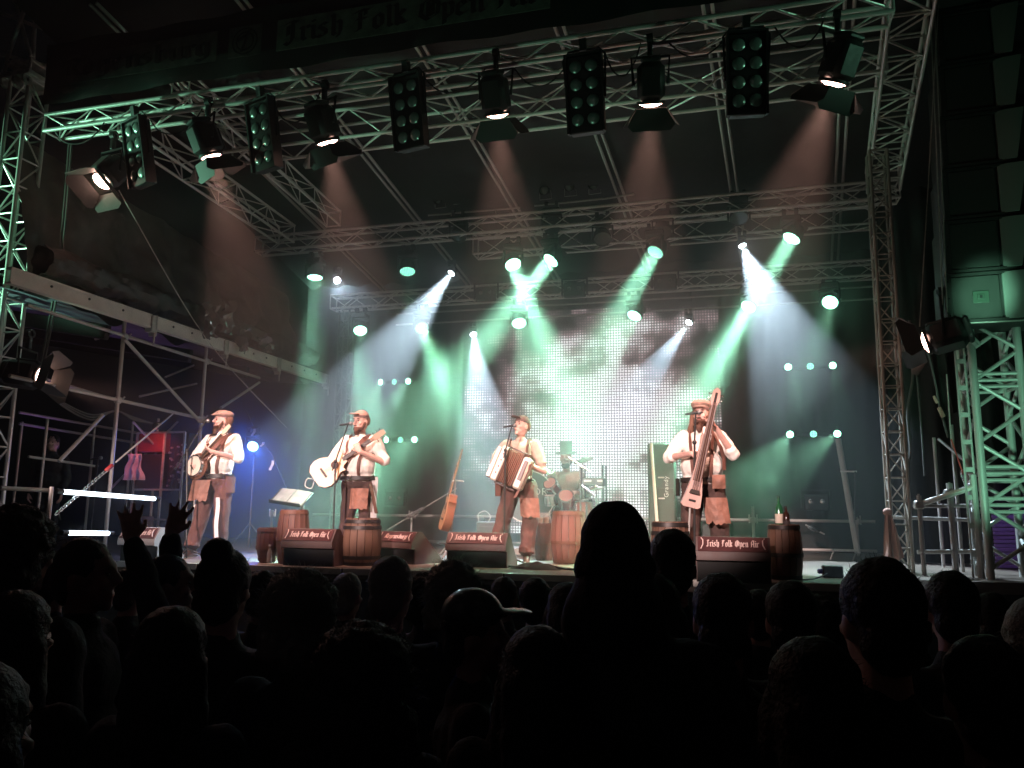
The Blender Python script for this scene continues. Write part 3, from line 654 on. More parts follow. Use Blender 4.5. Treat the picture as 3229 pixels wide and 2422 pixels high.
for r0 in (.17, .12): em.lathe([(r0 - .018, -.004), (r0, -.004), (r0, 0), (r0 - .018, 0)], 24, Matrix.Rotation(R(90), 4, 'X'))
em.prism([(-.05, -.13), (-.02, -.13), (.07, .13), (.04, .13)], -.008, -.001); em.prism([(-.1, .03), (.06, .1), (.07, .07), (-.09, 0)], -.0085, -.001)
build(em, 'emblem', ink, p, Matrix.Translation((0, -.006, 0)))
# green lit folds of the roof sheet showing over the banner
fl = MB().sheet(lambda u, v: (at(720 + u * 620, 60, 7.4).x, 7.42 + v * .5 + .06 * math.sin(u * 30), zhi - .02 + v * .35 + .05 * math.sin(u * 21 + v * 5) + .03 * math.sin(u * 47)), 60, 6)
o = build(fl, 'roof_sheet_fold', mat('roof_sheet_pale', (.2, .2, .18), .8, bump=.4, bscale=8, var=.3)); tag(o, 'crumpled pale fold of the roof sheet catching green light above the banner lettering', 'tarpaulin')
fl = MB().sheet(lambda u, v: (at(140 + u * 95, 150, 7.35).x, 7.37 + v * .25 + .05 * math.sin(u * 9), at(185, 160, 7.35).z + v * (.22 - .13 * u) + .03 * math.sin(u * 12)), 16, 4)
o = build(fl, 'roof_sheet_fold', MATS['roof_sheet_pale']); tag(o, 'small pale corner of roof sheet poking out beside the corner tower', 'tarpaulin')

# ------------------------------------------------------------------ side wing: beam, scaffold, sheets
t = empty('side_beam', atx(90, 889, -7.6), 'white sectioned alloy beam sloping through the picture under the dark side sheet', 'beam')
beam_m = mat('white_beam', (.8, .77, .7), .5, var=.15, vscale=3)
bx, bz = -7.6, 4.40; ys = [6.6, 8.9, 10.55, 12.1, 13.9]
for a, b in zip(ys, ys[1:]):
    build(MB().box((0, 0, .085), (.09, b - a - .06, .02)).box((0, 0, -.085), (.09, b - a - .06, .02)).box((.03, 0, 0), (.012, b - a - .06, .15)), 'section', beam_m, t, W=Matrix.Translation((bx, (a + b) / 2, bz)))
    build(MB().box((0, 0, 0), (.12, .09, .24), bev=.01).tube((.07, 0, -.13), (.07, 0, -.3), .012).box((.0, .05, -.02), (.13, .03, .3), bev=.01), 'connector', STEEL, t, W=Matrix.Translation((bx, b, bz - .03)))
    for k in range(3): build(MB().lathe([(0, 0), (.016, 0), (.016, .01), (0, .01)], 8, Matrix.Rotation(R(90), 4, 'Y')), 'bolt', BLACK, t, W=Matrix.Translation((bx + .036, a + (b - a) * (.25 + .25 * k), bz + .02)))
t = empty('scaffold', (-7.7, 9, 1.2), 'bare steel tube scaffold bay under the white side beam', 'scaffold')
SX = -7.75
def tx(a, b, r=.024, X=SX, name='tube', m=STEEL, tt=None): return strut(name, atx(*a, X), atx(*b, X), r, m, tt or t)
tx((84, 962), (818, 1192)); tx((30, 1185), (640, 1321)); 
for px in ((396, 985, 350), (652, 1080, 637)):
    a = atx(px[0], px[1], SX); strut('upright', a, V((a.x, a.y, 1.2)), .026, STEEL, t)
tx((393, 1070), (626, 1325), X=SX + .06); tx((325, 1309), (186, 1455), X=SX + .05); tx((818, 1206), (696, 1287), X=SX - .05)
for q in ((393, 1062), (652, 1140), (372, 1262), (637, 1320)):
    c = atx(*q, SX); build(MB().box((0, 0, 0), (.07, .09, .09), bev=.015).tube((0, .05, 0), (.06, .05, .05), .012), 'coupler', STEEL, t, W=Matrix.Translation(c))
t = empty('far_scaffold', (-10.5, 10, 1.2), 'thin far scaffold rails in the dark behind the monitor engineer', 'scaffold')
tx((60, 1300), (560, 1388), .022, -10.5, tt=t); tx((60, 1336), (560, 1418), .022, -10.5, tt=t)
for q in (70, 300, 420): a = atx(q, 1330, -10.5); strut('upright', a, V((a.x, a.y, 1.2)), .022, STEEL, t)
tx((560, 1330), (330, 1560), .02, -9.6, tt=t)
for a_, b_ in (((90, 1180), (330, 1250)), ((300, 1070), (395, 1040)), ((520, 1190), (640, 1140)), ((420, 1330), (520, 1440)), ((90, 1440), (300, 1470)), ((440, 1250), (620, 1210))): tx(a_, b_, .018, -8.9, tt=t)
for q in (150, 500): a = atx(q, 1320, -8.9); strut('upright', a, V((a.x, a.y, 1.2)), .02, STEEL, t)
wing_m = mat('wing_sheet', (.14, .12, .17), .7, bump=.6, bscale=4, var=.3, vscale=2)
wr = MB().sheet(lambda u, v: (-7.75 - u * 5.5, 7.3 + v * 7, 4.30 + u * 1.0 + .05 * math.sin(v * 34 + 2 * math.sin(u * 6)) + .035 * math.sin(v * 71 + u * 9)), 40, 90)
tag(build(wr, 'wing_roof_sheet', wing_m), 'rippled sheet roof of the side wing glowing purple from below', 'tarpaulin')
for i, (yy, lab) in enumerate(((8.4, 'dark joist under the purple wing sheet, nearest the corner tower'), (10.1, 'dark joist under the brightest purple patch of the wing sheet'), (11.6, 'dark joist under the far end of the purple wing sheet'))):
    o = build(MB().box((0, 0, 0), (5.4, .09, .2), bev=.01), 'wing_joist', BLACKM, None, Matrix.Translation((-10.5, yy, 4.62)) @ Matrix.Rotation(R(10), 4, 'Y')); tag(o, lab, 'joist', 'joists under the wing sheet')
side_m = mat('side_sheet', (.085, .082, .068), .6, bump=.6, bscale=6, var=.5, vscale=1.6)
def side(u, v):
    y = 7.4 + u * 6.6; zt = 6.6 - u * .35; zb = 4.56
    f = noise.noise(V((u * 9, v * 2.2, 1))) * .30 + noise.noise(V((u * 22, v * 7, 5))) * .13
    return (-8.15 + .45 * v * 0 + f * (1 - .5 * v) - .5 * v, y, zb + (zt - zb) * v + .05 * noise.noise(V((u * 15, v * 9, 2))))
tag(build(MB().sheet(side, 110, 30), 'side_sheet', side_m), 'crumpled dark side sheet hanging from the roof above the white beam', 'tarpaulin')
def bundle(u, v):
    a = v * 2 * math.pi; y = 7.2 + u * 6.4; r = .16 + .045 * noise.noise(V((u * 16, math.cos(a) * 1.5, math.sin(a) * 1.5))) + .03 * noise.noise(V((u * 50, math.cos(a) * 3, math.sin(a) * 3)))
    return (-7.78 + r * math.cos(a), y, 4.78 + r * 1.15 * math.sin(a))
tag(build(MB().sheet(bundle, 180, 22), 'rolled_sheet', mat('rolled_sheet', (.04, .034, .028), .5, bump=.7, bscale=7, var=.5, vscale=3)), 'rolled brown sheet lying along the top of the white beam', 'tarpaulin')
for i, (px, py, s, lab) in enumerate(((665, 1010, .42, 'upright crumpled clear film over the white beam'), (720, 1000, .42, 'second crumpled clear film shining green over the beam'), (770, 1075, .30, 'small bright crumple of clear film touching the beam'), (840, 1090, .34, 'wide crumple of clear film nearest the haze'))):
    c = atx(px, py, -7.45); ms = MB()
    ms.sheet(lambda u, v: ((noise.noise(V((u * 5, v * 5, i * 7))) * .15, (u - .5) * s * (1.3 if i == 3 else .7), (v - .5) * s * (.6 if i == 3 else 1.2) + .1 * noise.noise(V((u * 4, v * 3, i))))), 12, 12)
    tag(build(ms, 'plastic_film', mat('clear_film', (.25, .27, .26), .15, .5), None, Matrix.Translation(c)), lab, 'plastic film', 'crumpled plastic film over the white beam')
# wires and cables
def wire(name, label, pts, r, m=RUBBER, cat='cable', group=None, n=6):
    P = [V(p) for p in pts]; sm = []
    for i in range(len(P) - 1):
        p0, p1, p2, p3 = P[max(i - 1, 0)], P[i], P[i + 1], P[min(i + 2, len(P) - 1)]
        for k in range(6):
            u = k / 6; sm.append(.5 * ((2 * p1) + (p2 - p0) * u + (2 * p0 - 5 * p1 + 4 * p2 - p3) * u * u + (3 * p1 - p0 - 3 * p2 + p3) * u ** 3))
    sm.append(P[-1]); o = build(MB().path(sm, r, n), name, m); return tag(o, label, cat, group)
CAB = mat('grey_cable', (.08, .075, .07), .6)
wire('steel_wire', 'thin steel wire running from the roof down past the white beam', [at(375, 600, 7.6), at(650, 1068, 9.6), at(905, 1350, 10.8)], .006, STEEL)
for k, lab in ((0, 'outer strand of the long cable pair hanging beside the corner tower'), (1, 'inner strand of the long cable pair hanging beside the corner tower')):
    wire('hanging_cable', lab, [at(218 + k * 8, 455, 7.6), at(196 + k * 9, 720, 7.6), at(165 + k * 10, 960, 7.6), at(120 + k * 10, 1180, 7.55)], .014, CAB, group='cables hanging beside the corner tower')
for k, lab in ((0, 'upper cable swagged from the tower lamp to the scaffold'), (1, 'lower cable swagged from the tower lamp to the scaffold'), (2, 'slackest cable swagged from the tower lamp to the scaffold')):
    wire('swagged_cable', lab, [at(110, 1205, 7.4), at(200, 1270 + k * 6, 8), at(290, 1308 + k * 8, 8.7), at(365, 1296, 9.2), at(420, 1315 + k * 4, 9.6), at(480, 1335, 10)], .011, CAB, group='swagged cables')
t = empty('chain_stay', atx(175, 1622, -7.2), 'taut stay of rod, red shackle and steel chain crossing the lit rails', 'chain')
ce, c0 = atx(365, 1458, -7.4), atx(175, 1622, -7.2)
strut('rod', ce, atx(545, 1305, -7.6), .012, STEEL, t)
build(MB().box((0, 0, 0), (.05, .16, .05), bev=.015), 'shackle', mat('red_paint', (.35, .04, .04), .5), t, W=Matrix.Translation(ce + (c0 - ce) * .12) @ (c0 - ce).to_track_quat('Y', 'Z').to_matrix().to_4x4())
lk = MB(); pth = [(.018 * math.cos(a), 0, .032 * math.sin(a) + (.014 if math.sin(a) > 0 else -.014)) for a in [2 * math.pi * k / 12 for k in range(13)]]
lk = lk.path(pth, .0075, 5).mesh('link', CHROME)
nl = 26
for i in range(nl):
    p = ce + (c0 - ce) * (.2 + .8 * i / nl); put('link', lk, t, W=Matrix.Translation(p) @ (c0 - ce).to_track_quat('Z', 'Y').to_matrix().to_4x4() @ Matrix.Rotation(R(90 * (i % 2)), 4, 'Z'))
# rails at the side of the stage; the light on the glaring lengths is emission
TUBE = mat('glowing_rail', (.5, .5, .5), .3, emis=(.75, .88, 1), estr=5)
a, b = atx(0, 1539, -7.25), atx(165, 1547, -7.25)
t = empty('side_rail', a, 'grey steel rail end with bright upright post beside the corner tower', 'rail')
strut('tube', a, b, .024, STEEL, t); strut('post', atx(163, 1535, -7.2), V((atx(163, 1535, -7.2).x, atx(163, 1535, -7.2).y, 1.2)), .022, ALU, t)
for nm, q0, q1, lab in (('u', (179, 1549), (500, 1574), 'upper glaring white rail tube, made to glow, along the stage side'), ('l', (195, 1680), (357, 1682), 'lower short glaring white rail tube, made to glow, above a dark head')):
    a, b = atx(*q0, -7.2), atx(*q1, -7.2); t = empty('glowing_rail', a, lab, 'tube lamp', 'white rail tubes made to glow beside the stage')
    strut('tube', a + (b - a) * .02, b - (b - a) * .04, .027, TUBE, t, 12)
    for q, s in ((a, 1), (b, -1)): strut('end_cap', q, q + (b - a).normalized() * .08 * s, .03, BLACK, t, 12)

# ------------------------------------------------------------------ rack and cases on the far side
RK = atz(530, 1745, FLOOR); RKY = 10.9
p = at(500, 1500, RKY)
t = empty('gear_rack', (at(495, 1600, RKY).x, RKY, FLOOR), 'tall alloy edged rack with a red lit case on top and tangled patch cables', 'rack')
x0, x1, x2 = (at(q, 1450, RKY).x - t.location.x for q in (455, 541, 603)); zt, zm = at(500, 1368, RKY).z - FLOOR, at(500, 1545, RKY).z - FLOOR
red_m = mat('red_case', (.42, .05, .05), .6, var=.25, vscale=5); case_m = mat('dark_case', (.05, .03, .028), .6, var=.3)
build(MB().box(((x0 + x1) / 2, 0, zt - .16), (x1 - x0 - .03, .4, .32), bev=.02), 'red_case', red_m, t)
build(MB().box(((x0 + x1) / 2, .02, (zt - .34 + zm) / 2), (x1 - x0 - .04, .4, zt - .36 - zm), bev=.01), 'amplifier_case', case_m, t)
build(MB().box(((x1 + x2) / 2, .06, (zt + zm) / 2), (x2 - x1 - .03, .3, zt - zm), bev=.01), 'patch_panel', mat('patch_panel', (.03, .03, .028), .5), t)
for x in (x0, x1, x2): build(MB().box((x, -.2, zt / 2), (.03, .03, zt)), 'edge', ALU, t)
for z in (zt, zm, .45): build(MB().box(((x0 + x2) / 2, -.2, z), (x2 - x0, .028, .03)), 'edge', ALU, t)
plug = MB().lathe([(0, -.02), (.016, -.02), (.018, .02), (0, .02)], 8, Matrix.Rotation(R(90), 4, 'X')).mesh('plug', mat('plug', (.7, .68, .64), .3, .6))
pc2 = MB()
for i in range(34):
    x, z = x1 + (x2 - x1) * rnd.uniform(.12, .9), zm + (zt - zm) * rnd.uniform(.05, .8); put('plug', plug, t, Matrix.Translation((x, -.11, z)))
    if i % 2: pc2.path([(x, -.12, z), (x + rnd.uniform(-.05, .05), -.18, z - .1), (x1 + rnd.uniform(.02, .2), -.15, z - rnd.uniform(.15, .35))], .006, 5)
o = build(pc2, 'patch_cables', CAB, t); o['kind'] = 'stuff'
build(MB().box(((x1 + x2) / 2, 0, .22), (x2 - x1 - .04, .4, .4), bev=.01), 'drawer', case_m, t)
t = empty('cloth_on_stand', at(422, 1530, 10.6), 'crumpled white cloth lit purple hanging beside the red topped rack', 'cloth')
strut('pole', at(424, 1425, 10.6), V((at(424, 1425, 10.6).x, 10.6, 1.2)), .012, BLACK, t)
build(MB().sheet(lambda u, v: ((u - .5) * (.28 + .12 * v) + .02 * math.sin(v * 9), -.04 + .04 * math.sin(u * 17 + v * 3), .08 + v * -.0 + (1 - v) * .42), 20, 14), 'cloth', mat('white_cloth', (.75, .73, .78), .9), t)
spot('purple_lamp', at(395, 1450, 10.0) + V((0, -.5, .6)), at(420, 1490, 10.6), 6, (.42, .36, 1), 40, .5, .05)
t = empty('red_work_lamp', at(490, 1345, 10.2), 'small shaded red work lamp over the rack', 'lamp')
build(MB().lathe([(.02, .06), (.05, .02), (.055, -.04)], 12), 'shade', BLACK, t); strut('arm', at(490, 1345, 10.2) + V((0, 0, .05)), at(540, 1322, 9.9), .008, BLACK, t)
spot('lamp_light', at(490, 1352, 10.2), at(500, 1440, 10.75), 16, (1, .12, .1), 75, .5, .03, t)
# blue lamp on a stand
p = at(797, 1408, 11.5); L_BLUE = mat('blue_lens', (.1, .1, .1), .2, emis=(.2, .45, 1), estr=20)
t = moving_head(p, at(640, 1700, 9), .085, L_BLUE, 'glaring blue lamp on a tall stand behind the banjo player', None, (130, (.04, .16, 1), 90, .8), name='stand_lamp')
strut('stand', p + V((0, .06, -.1)), V((p.x, p.y + .06, FLOOR)), .014, BLACK, t)
for a in (0, 2.1, 4.2): strut('stand_leg', V((p.x, p.y + .06, FLOOR + .4)), V((p.x + .35 * math.cos(a), p.y + .06 + .35 * math.sin(a), FLOOR + .01)), .011, BLACK, t)
t = empty('strung_rag_line', at(640, 1180, 11), 'thin line with pale rag strips tied along it beside the blue lamp', 'line')
ln_ = [(760, 1262), (803, 1352), (830, 1395), (862, 1440), (905, 1545)]
for a, b in zip(ln_, ln_[1:]): strut('line', at(*a, 11.2), at(*b, 11.2), .006, CAB, t)
for q, s in (((803, 1352), .12), ((830, 1395), .07), ((860, 1452), .16)):
    build(MB().sheet(lambda u, v: ((u - .5) * .05 - v * .03, .02 * math.sin(v * 5), -v * s), 3, 6), 'rag', MATS['white_cloth'], t, W=Matrix.Translation(at(*q, 11.18)))

# ------------------------------------------------------------------ rails and chains at the back of the stage
t = empty('back_rail', (-6.5, 13.3, FLOOR), 'double steel guard rail with clamped posts along the back of the stage', 'rail')
for z in (1.73, 1.28): strut('tube', (-7.4, 13.3, z), (2.3, 13.3, z), .024, STEEL, t)
for px in (860, 1300, 1700, 2375, 2700):
    x = at(px, 1650, 13.3).x; strut('post', (x, 13.26, FLOOR), (x, 13.26, 1.95 if px == 2375 else 1.8), .024, STEEL, t)
    build(MB().box((0, 0, 0), (.09, .09, .1), bev=.015).tube((.06, 0, -.05), (.06, 0, .09), .012).tube((-.06, 0, -.05), (-.06, 0, .09), .012), 'coupler', STEEL, t, W=Matrix.Translation((x, 13.28, 1.73)))
def back_chain(a, b, label):
    t = empty('back_chain', a, label, 'chain', 'slack chains on the back wall'); a, b = V(a), V(b); strut('rod', a, a + (b - a) * .3, .012, STEEL, t); strut('rod', a + (b - a) * .55, b, .012, STEEL, t)
    for i in range(7):
        p = a + (b - a) * (.3 + .25 * i / 7); put('link', lk, t, W=Matrix.Translation(p) @ (b - a).to_track_quat('Z', 'Y').to_matrix().to_4x4() @ Matrix.Rotation(R(90 * (i % 2)), 4, 'Z') @ Matrix.Scale(1.5, 4))
back_chain(at(1220, 1672, 12.9), at(1440, 1540, 13.2), 'chain and turnbuckle stay crossing the back rail behind the guitarist')
back_chain(at(2540, 1655, 12.9), at(2600, 1685, 13.0), 'short chain on the back rail behind the bottles')
t = empty('leaning_pole', at(2650, 1400, 12.6), 'pale pole leaning by the lower row of green lamps near the slim tower', 'pole')
strut('pole', at(2643, 1385, 12.6), at(2705, 1745, 12.2), .045, STEEL, t); strut('crossbar', at(2650, 1486, 12.2), at(2702, 1487, 12.2), .012, ALU, t); strut('stem', at(2697, 1487, 12.2), at(2697, 1640, 12.2), .016, BLACK, t)
t = empty('low_bench', at(2660, 1740, 12.4), 'small pale metal folding bench in front of the back rail', 'bench')
q = at(2665, 1735, 12.2); build(MB().box((0, 0, 0), (.33, .2, .02)), 'seat', STEEL, t, W=Matrix.Translation(q))
for s in (-.15, .15): strut('leg', q + V((s, 0, 0)), q + V((s - .12, 0, -.3)), .01, STEEL, t)

# ------------------------------------------------------------------ barrels
wood = [mat('barrel_oak', (.115, .050, .038), .6, bump=.25, bscale=18, var=.55, vscale=7, stretch=(1, 1, .12)), mat('barrel_dark', (.10, .052, .034), .6, bump=.3, bscale=18, var=.5, vscale=7, stretch=(1, 1, .12))]
hoop_m = [mat('hoop_wood', (.12, .05, .03), .6), mat('hoop_iron', (.035, .03, .028), .5, .6)]
def barrel(p, h, rm, re, wm, label, ns=16, hoops=(.05, .3, .7, .95), taper=0.0, rz=0.0, cut=0):
    t = empty('barrel', p, label, 'barrel', 'wooden barrels on the stage', rz)
    def rad(f): return re * (1 + taper * (0.5 - f)) + (rm - re) * (1 - (2 * f - 1) ** 2)
    da = 2 * math.pi / ns; vs = []; fs = []; nz_ = 8; g = .035
    for k in range(nz_ + 1):
        f = k / nz_; r = rad(f)
        for a, q in ((-da / 2 + g * da, r), (da / 2 - g * da, r), (da / 2 - g * da, r - .022), (-da / 2 + g * da, r - .022)): vs.append((q * math.cos(a), q * math.sin(a), f * h))
    for k in range(nz_):
        for j in range(4): fs.append((4 * k + j, 4 * k + (j + 1) % 4, 4 * k + 4 + (j + 1) % 4, 4 * k + 4 + j))
    fs += [(0, 3, 2, 1), tuple(4 * nz_ + j for j in range(4))]
    me = MB().add(vs, fs, None, False).mesh('stave', wm)
    for i in range(ns): put('stave', me, t, Matrix.Rotation(da * i, 4, 'Z') @ Matrix.Translation((rnd.uniform(-.002, .003), 0, 0)) @ Matrix.Diagonal((1, 1, 1, 1)))
    for f in hoops:
        r0, r1 = rad(max(f - .03, 0)), rad(min(f + .03, 1)); z0, z1 = f * h - .02, f * h + .02
        build(MB().lathe([(r0 + .001, z0), (r0 + .008, z0), (r1 + .008, z1), (r1 + .001, z1), (r0 + .001, z0)], 32), 'hoop', hoop_m[1 if wm is wood[1] else 0], t)
    build(MB().lathe([(0, h - .025), (re * (1 - taper / 2) - .015, h - .025), (re * (1 - taper / 2) - .015, h - .045), (0, h - .045)], 24), 'lid', wm, t)
    return t
def floor_px(px, py, Y=None): return atz(px, py, FLOOR) if Y is None else V((at(px, py, Y).x, Y, FLOOR))
def bh(p, ytop, px): return (V((0, 0, at(px, ytop, p.y).z - FLOOR))).z
def barrel_px(px, ybase, ytop, wpx_top, wpx_mid, wm, label, Y=None, **k):
    p = floor_px(px, ybase, Y); h = at(px, ytop, p.y).z - FLOOR; p = p + V((0, m_px(p, wpx_mid) / 2, 0))
    return barrel(p, h, m_px(p, wpx_mid) / 2, m_px(p, wpx_top) / 2, wm, label, **k)
barrel_px(822, 1776, 1664, 54, 72, wood[0], 'small reddish barrel, partly behind the larger one under the music stand', hoops=(.1, .42, .93), taper=-.35)
barrel_px(893, 1780, 1607, 80, 100, wood[0], 'large reddish barrel standing under the music stand', hoops=(.08, .45, .95), taper=-.05)
barrel_px(1111, 1786, 1634, 104, 124, wood[1], 'dark iron hooped barrel standing in front of the guitarist', hoops=(.04, .17, .80, .93), ns=16)
barrel_px(1782, 1780, 1611, 94, 112, wood[0], 'large reddish barrel between the accordion player and the tall dark head', hoops=(.05, .4, .95), taper=-.05)
barrel_px(1712, 1768, 1650, 62, 68, wood[0], 'small reddish barrel carrying the beer glasses', hoops=(.1, .42, .93), taper=-.1)
barrel_px(2112, 1830, 1646, 108, 122, wood[1], 'dark barrel at the feet of the bass player, half hidden by the tall head', hoops=(.05, .2, .8, .95))
barrel_px(2483, 1832, 1655, 92, 108, wood[1], 'dark barrel with two bottles standing on it', hoops=(.05, .45, .95))
barrel_px(437, 1735, 1628, 40, 46, wood[0], 'little brown barrel behind the far monitor', Y=10.2, hoops=(.1, .5, .93))
# ------------------------------------------------------------------ bottles and glasses
def bottle(p, h, r, col, label, lab_h):
    t = empty('bottle', p, label, 'bottle', 'bottles on the dark barrel')
    build(MB().lathe([(0, 0), (r, .004), (r, h * .58), (r * .75, h * .68), (r * .34, h * .76), (r * .32, h * .94), (r * .4, h * .95), (r * .4, h), (0, h)], 16), 'glass', mat('bottle_' + col[0], col[1], .08, 0, .6), t)
    build(MB().lathe([(r * 1.015, h * .12), (r * 1.015, h * (.12 + lab_h))], 16), 'label', mat('paper_label_' + col[0], (.55, .5, .42) if col[0] == 'green' else (.06, .05, .05), .8), t)
    build(MB().lathe([(0, h), (r * .38, h), (r * .42, h * .94), (r * .42, h * .985), (0, h * 1.005)], 12), 'cap', BLACK, t)
b7 = floor_px(2483, 1832); bt = at(2483, 1655, b7.y).z; by = b7.y + .17
q = at(2458, 1650, by - .02); bottle(V((q.x, by - .02, bt - .025)), m_px(q, 92) / .95, .042, ('green', (.012, .07, .03)), 'tall dark green bottle with a pale label on the barrel', .3)
q = at(2480, 1650, by - .06); bottle(V((q.x, by - .06, bt - .025)), m_px(q, 62) / .95, .034, ('brown', (.03, .012, .008)), 'shorter dark bottle on the barrel beside the green one', .2)
b5 = floor_px(1712, 1768)
beer = mat('beer', (.5, .22, .04), .1, 0, .6); glass_m = mat('drinking_glass', (.55, .56, .54), .05, 0, .8, alpha=.3)
for px, s, lab in ((1703, 0, 'wide beer glass on the small reddish barrel'), (1722, 1, 'beer glass behind the wide one, touching the large barrel')):
    y = b5.y + .1 + s * .05; q = at(px, 1640, y); h = .16; t = empty('beer_glass', V((q.x, y, at(1712, 1650, b5.y).z - .022)), lab, 'glass', 'beer glasses on the small barrel')
    build(MB().lathe([(0, .004), (.042, .004), (.05, h), (.047, h), (.04, .012), (0, .012)], 16), 'glass', glass_m, t)
    build(MB().lathe([(0, .014), (.039, .014), (.044, h * .6), (0, h * .6)], 16), 'beer', beer, t)
t = empty('water_bottle', floor_px(848, 1776), 'small clear plastic bottle on the stage floor by the reddish barrels', 'bottle')
build(MB().lathe([(0, 0), (.03, 0), (.032, .13), (.014, .17), (.014, .2), (0, .2)], 12), 'body', glass_m, t); build(MB().lathe([(0, .2), (.016, .2), (.016, .222), (0, .222)], 10), 'cap', mat('white_cap', (.7, .7, .7), .5), t)

# ------------------------------------------------------------------ floor monitors with festival labels
wedge_m = mat('monitor_cabinet', (.085, .05, .045), .6, var=.2, vscale=8); lab_m = mat('monitor_label', (.06, .014, .014), .55, var=.35, vscale=6); txt_m = mat('label_print', (.66, .47, .43), .6)
def wedge(p, wd, h, txt, label, rz=0.0, side_m=None, italic=False):
    t = empty('floor_monitor', p, label, 'monitor speaker', 'wedge monitors along the stage front', rz); k = h / .42; d = .55 * k
    prof = [(-.27, .205), (-.27, .275), (-.17, .42), (-.08, .42), (.3, .06), (.3, 0), (-.2, 0), (-.2, .19)]
    prof = [(y * k, z * k) for y, z in prof]; Mx = Matrix.Rotation(R(90), 4, 'Z')
    build(MB().prism(prof, -wd / 2, wd / 2, Matrix(((0, -1, 0, 0), (1, 0, 0, 0), (0, 0, 1, 0), (0, 0, 0, 1)))), 'cabinet', side_m or wedge_m, t)
    build(MB().box((0, -.205 * k, .095 * k), (wd * .97, .01, .185 * k)), 'dark_front', BLACKM, t)
    a0, a1 = V((0, -.268 * k, .282 * k)), V((0, -.176 * k, .415 * k)); up = (a1 - a0).normalized(); nr = V((1, 0, 0)).cross(up); c = (a0 + a1) / 2 + nr * .006
    M = Matrix(((1, -0, 0, c.x), (0, -nr.y, up.y, c.y), (0, -nr.z, up.z, c.z), (0, 0, 0, 1))); L = (a1 - a0).length
    lb = build(MB().box((0, 0, 0), (wd * .94, .008, L * .96), bev=.003), 'label_panel', lab_m, t, M)
    hgt = L * .44; pen_text(txt, hgt, txt_m, lb, Matrix.Translation((0, -.0055, -hgt * .42)), wd * (.70 if len(txt) > 12 else .62), nib=(.11, .06), slant=.25 if italic else 0)
    for s in (-1, 1): build(MB().path([(s * wd * .43, -.01, -L * .35), (s * wd * .40, -.022, -L * .1), (s * wd * .40, -.022, L * .2), (s * wd * .425, -.01, L * .38)], .006, 6), 'handle', txt_m, lb)
    return t
def wedge_px(px0, px1, yb, yt, txt, label, Y=None, **k):
    p = floor_px((px0 + px1) / 2, yb, Y); h = at((px0 + px1) / 2, yt, p.y).z - FLOOR
    return wedge(p + V((0, .22, 0)), m_px(p, px1 - px0) * 1.0, h, txt, label, **k)
wedge_px(362, 500, 1772, 1663, 'Irish Folk Open Air', 'far floor monitor lettered Irish Folk Open Air under the glowing rails', side_m=mat('pale_cabinet', (.30, .27, .26), .6, var=.15))
wedge_px(880, 1058, 1785, 1668, 'Irish Folk Open Air', 'floor monitor lettered Irish Folk Open Air beside the dark barrel and music stand')
wedge_px(1182, 1345, 1778, 1677, 'Regensburg', 'floor monitor lettered Regensburg, turned to show its side', rz=R(-24), italic=True)
wedge_px(1400, 1600, 1790, 1680, 'Irish Folk Open Air', 'floor monitor lettered Irish Folk Open Air in front of the accordion player')
wedge_px(2200, 2428, 1838, 1694, 'Irish Folk Open Air', 'floor monitor lettered Irish Folk Open Air at the feet of the bass player')

# ------------------------------------------------------------------ microphones on stands
mesh_m = mat('mic_grille', (.25, .25, .25), .4, .7)
def mic_stand(foot, mid, tip, label, boom_tail=.35, base='tripod', clip=None):
    foot, mid, tip = V(foot), V(mid), V(tip); t = empty('microphone_stand', foot, label, 'microphone stand', 'microphone stands of the band')
    strut('pole', foot, mid, .011, BLACK, t); d = (tip - mid).normalized()
    if (tip - mid).length > .08: strut('boom', mid - d * boom_tail, tip, .009, BLACK, t); build(MB().ell((0, 0, 0), .024), 'joint', BLACK, t, W=Matrix.Translation(mid))
    for a in (.3, 2.4, 4.5): strut('leg', foot + V((0, 0, .12)), foot + V((.3 * math.cos(a), .3 * math.sin(a), .012)), .010, BLACK, t)
    h = V((.10, -.05, .03)).normalized() if False else V((.14, .02, .02)).normalized()
    mc = build(MB().lathe([(0, -.11), (.011, -.11), (.016, .0), (.02, .01), (.02, .02)], 12, h.to_track_quat('Z', 'Y').to_matrix().to_4x4()), 'microphone', BLACK, t, W=Matrix.Translation(tip))
    build(MB().ell((0, 0, 0), .027, n=12), 'grille', mesh_m, mc, h.to_track_quat('Z', 'Y').to_matrix().to_4x4() @ Matrix.Translation((0, 0, .035)))
    return t
f = floor_px(588, 1760, 8.9); mic_stand(f, at(590, 1420, 8.9), at(648, 1328, 8.95), 'silver topped boom stand in front of the banjo player', .3)
f = floor_px(1048, 1775, 8.75); mic_stand(f, at(1058, 1455, 8.75), at(1098, 1337, 8.8), 'black boom stand crossing the guitar', .12)
f = floor_px(1588, 1785, 9.35); mic_stand(f, at(1594, 1420, 9.35), at(1614, 1343, 9.4), 'black stand crossing the accordion', .1)
f = floor_px(2190, 1815, 8.2); mic_stand(f, at(2190, 1395, 8.2), at(2194, 1302, 8.22), 'straight black stand in front of the bass player', .02)
f = floor_px(283, 1700, 9.0); mic_stand(f, at(306, 1470, 9.0), at(310, 1445, 9.0), 'thin straight stand between the glowing rails', .02)
# tablet stand of the monitor engineer
f = floor_px(190, 1640, 9.6); t = empty('tablet_stand', f, 'slanted stand with a dark tablet before the monitor engineer', 'stand')
strut('pole', at(190, 1640, 9.6), at(155, 1455, 9.6), .014, BLACK, t); build(MB().box((0, 0, 0), (.24, .02, .05), bev=.008), 'tablet', STEEL, t, W=Matrix.Translation(at(146, 1447, 9.58)) @ Matrix.Rotation(R(-12), 4, 'Y'))
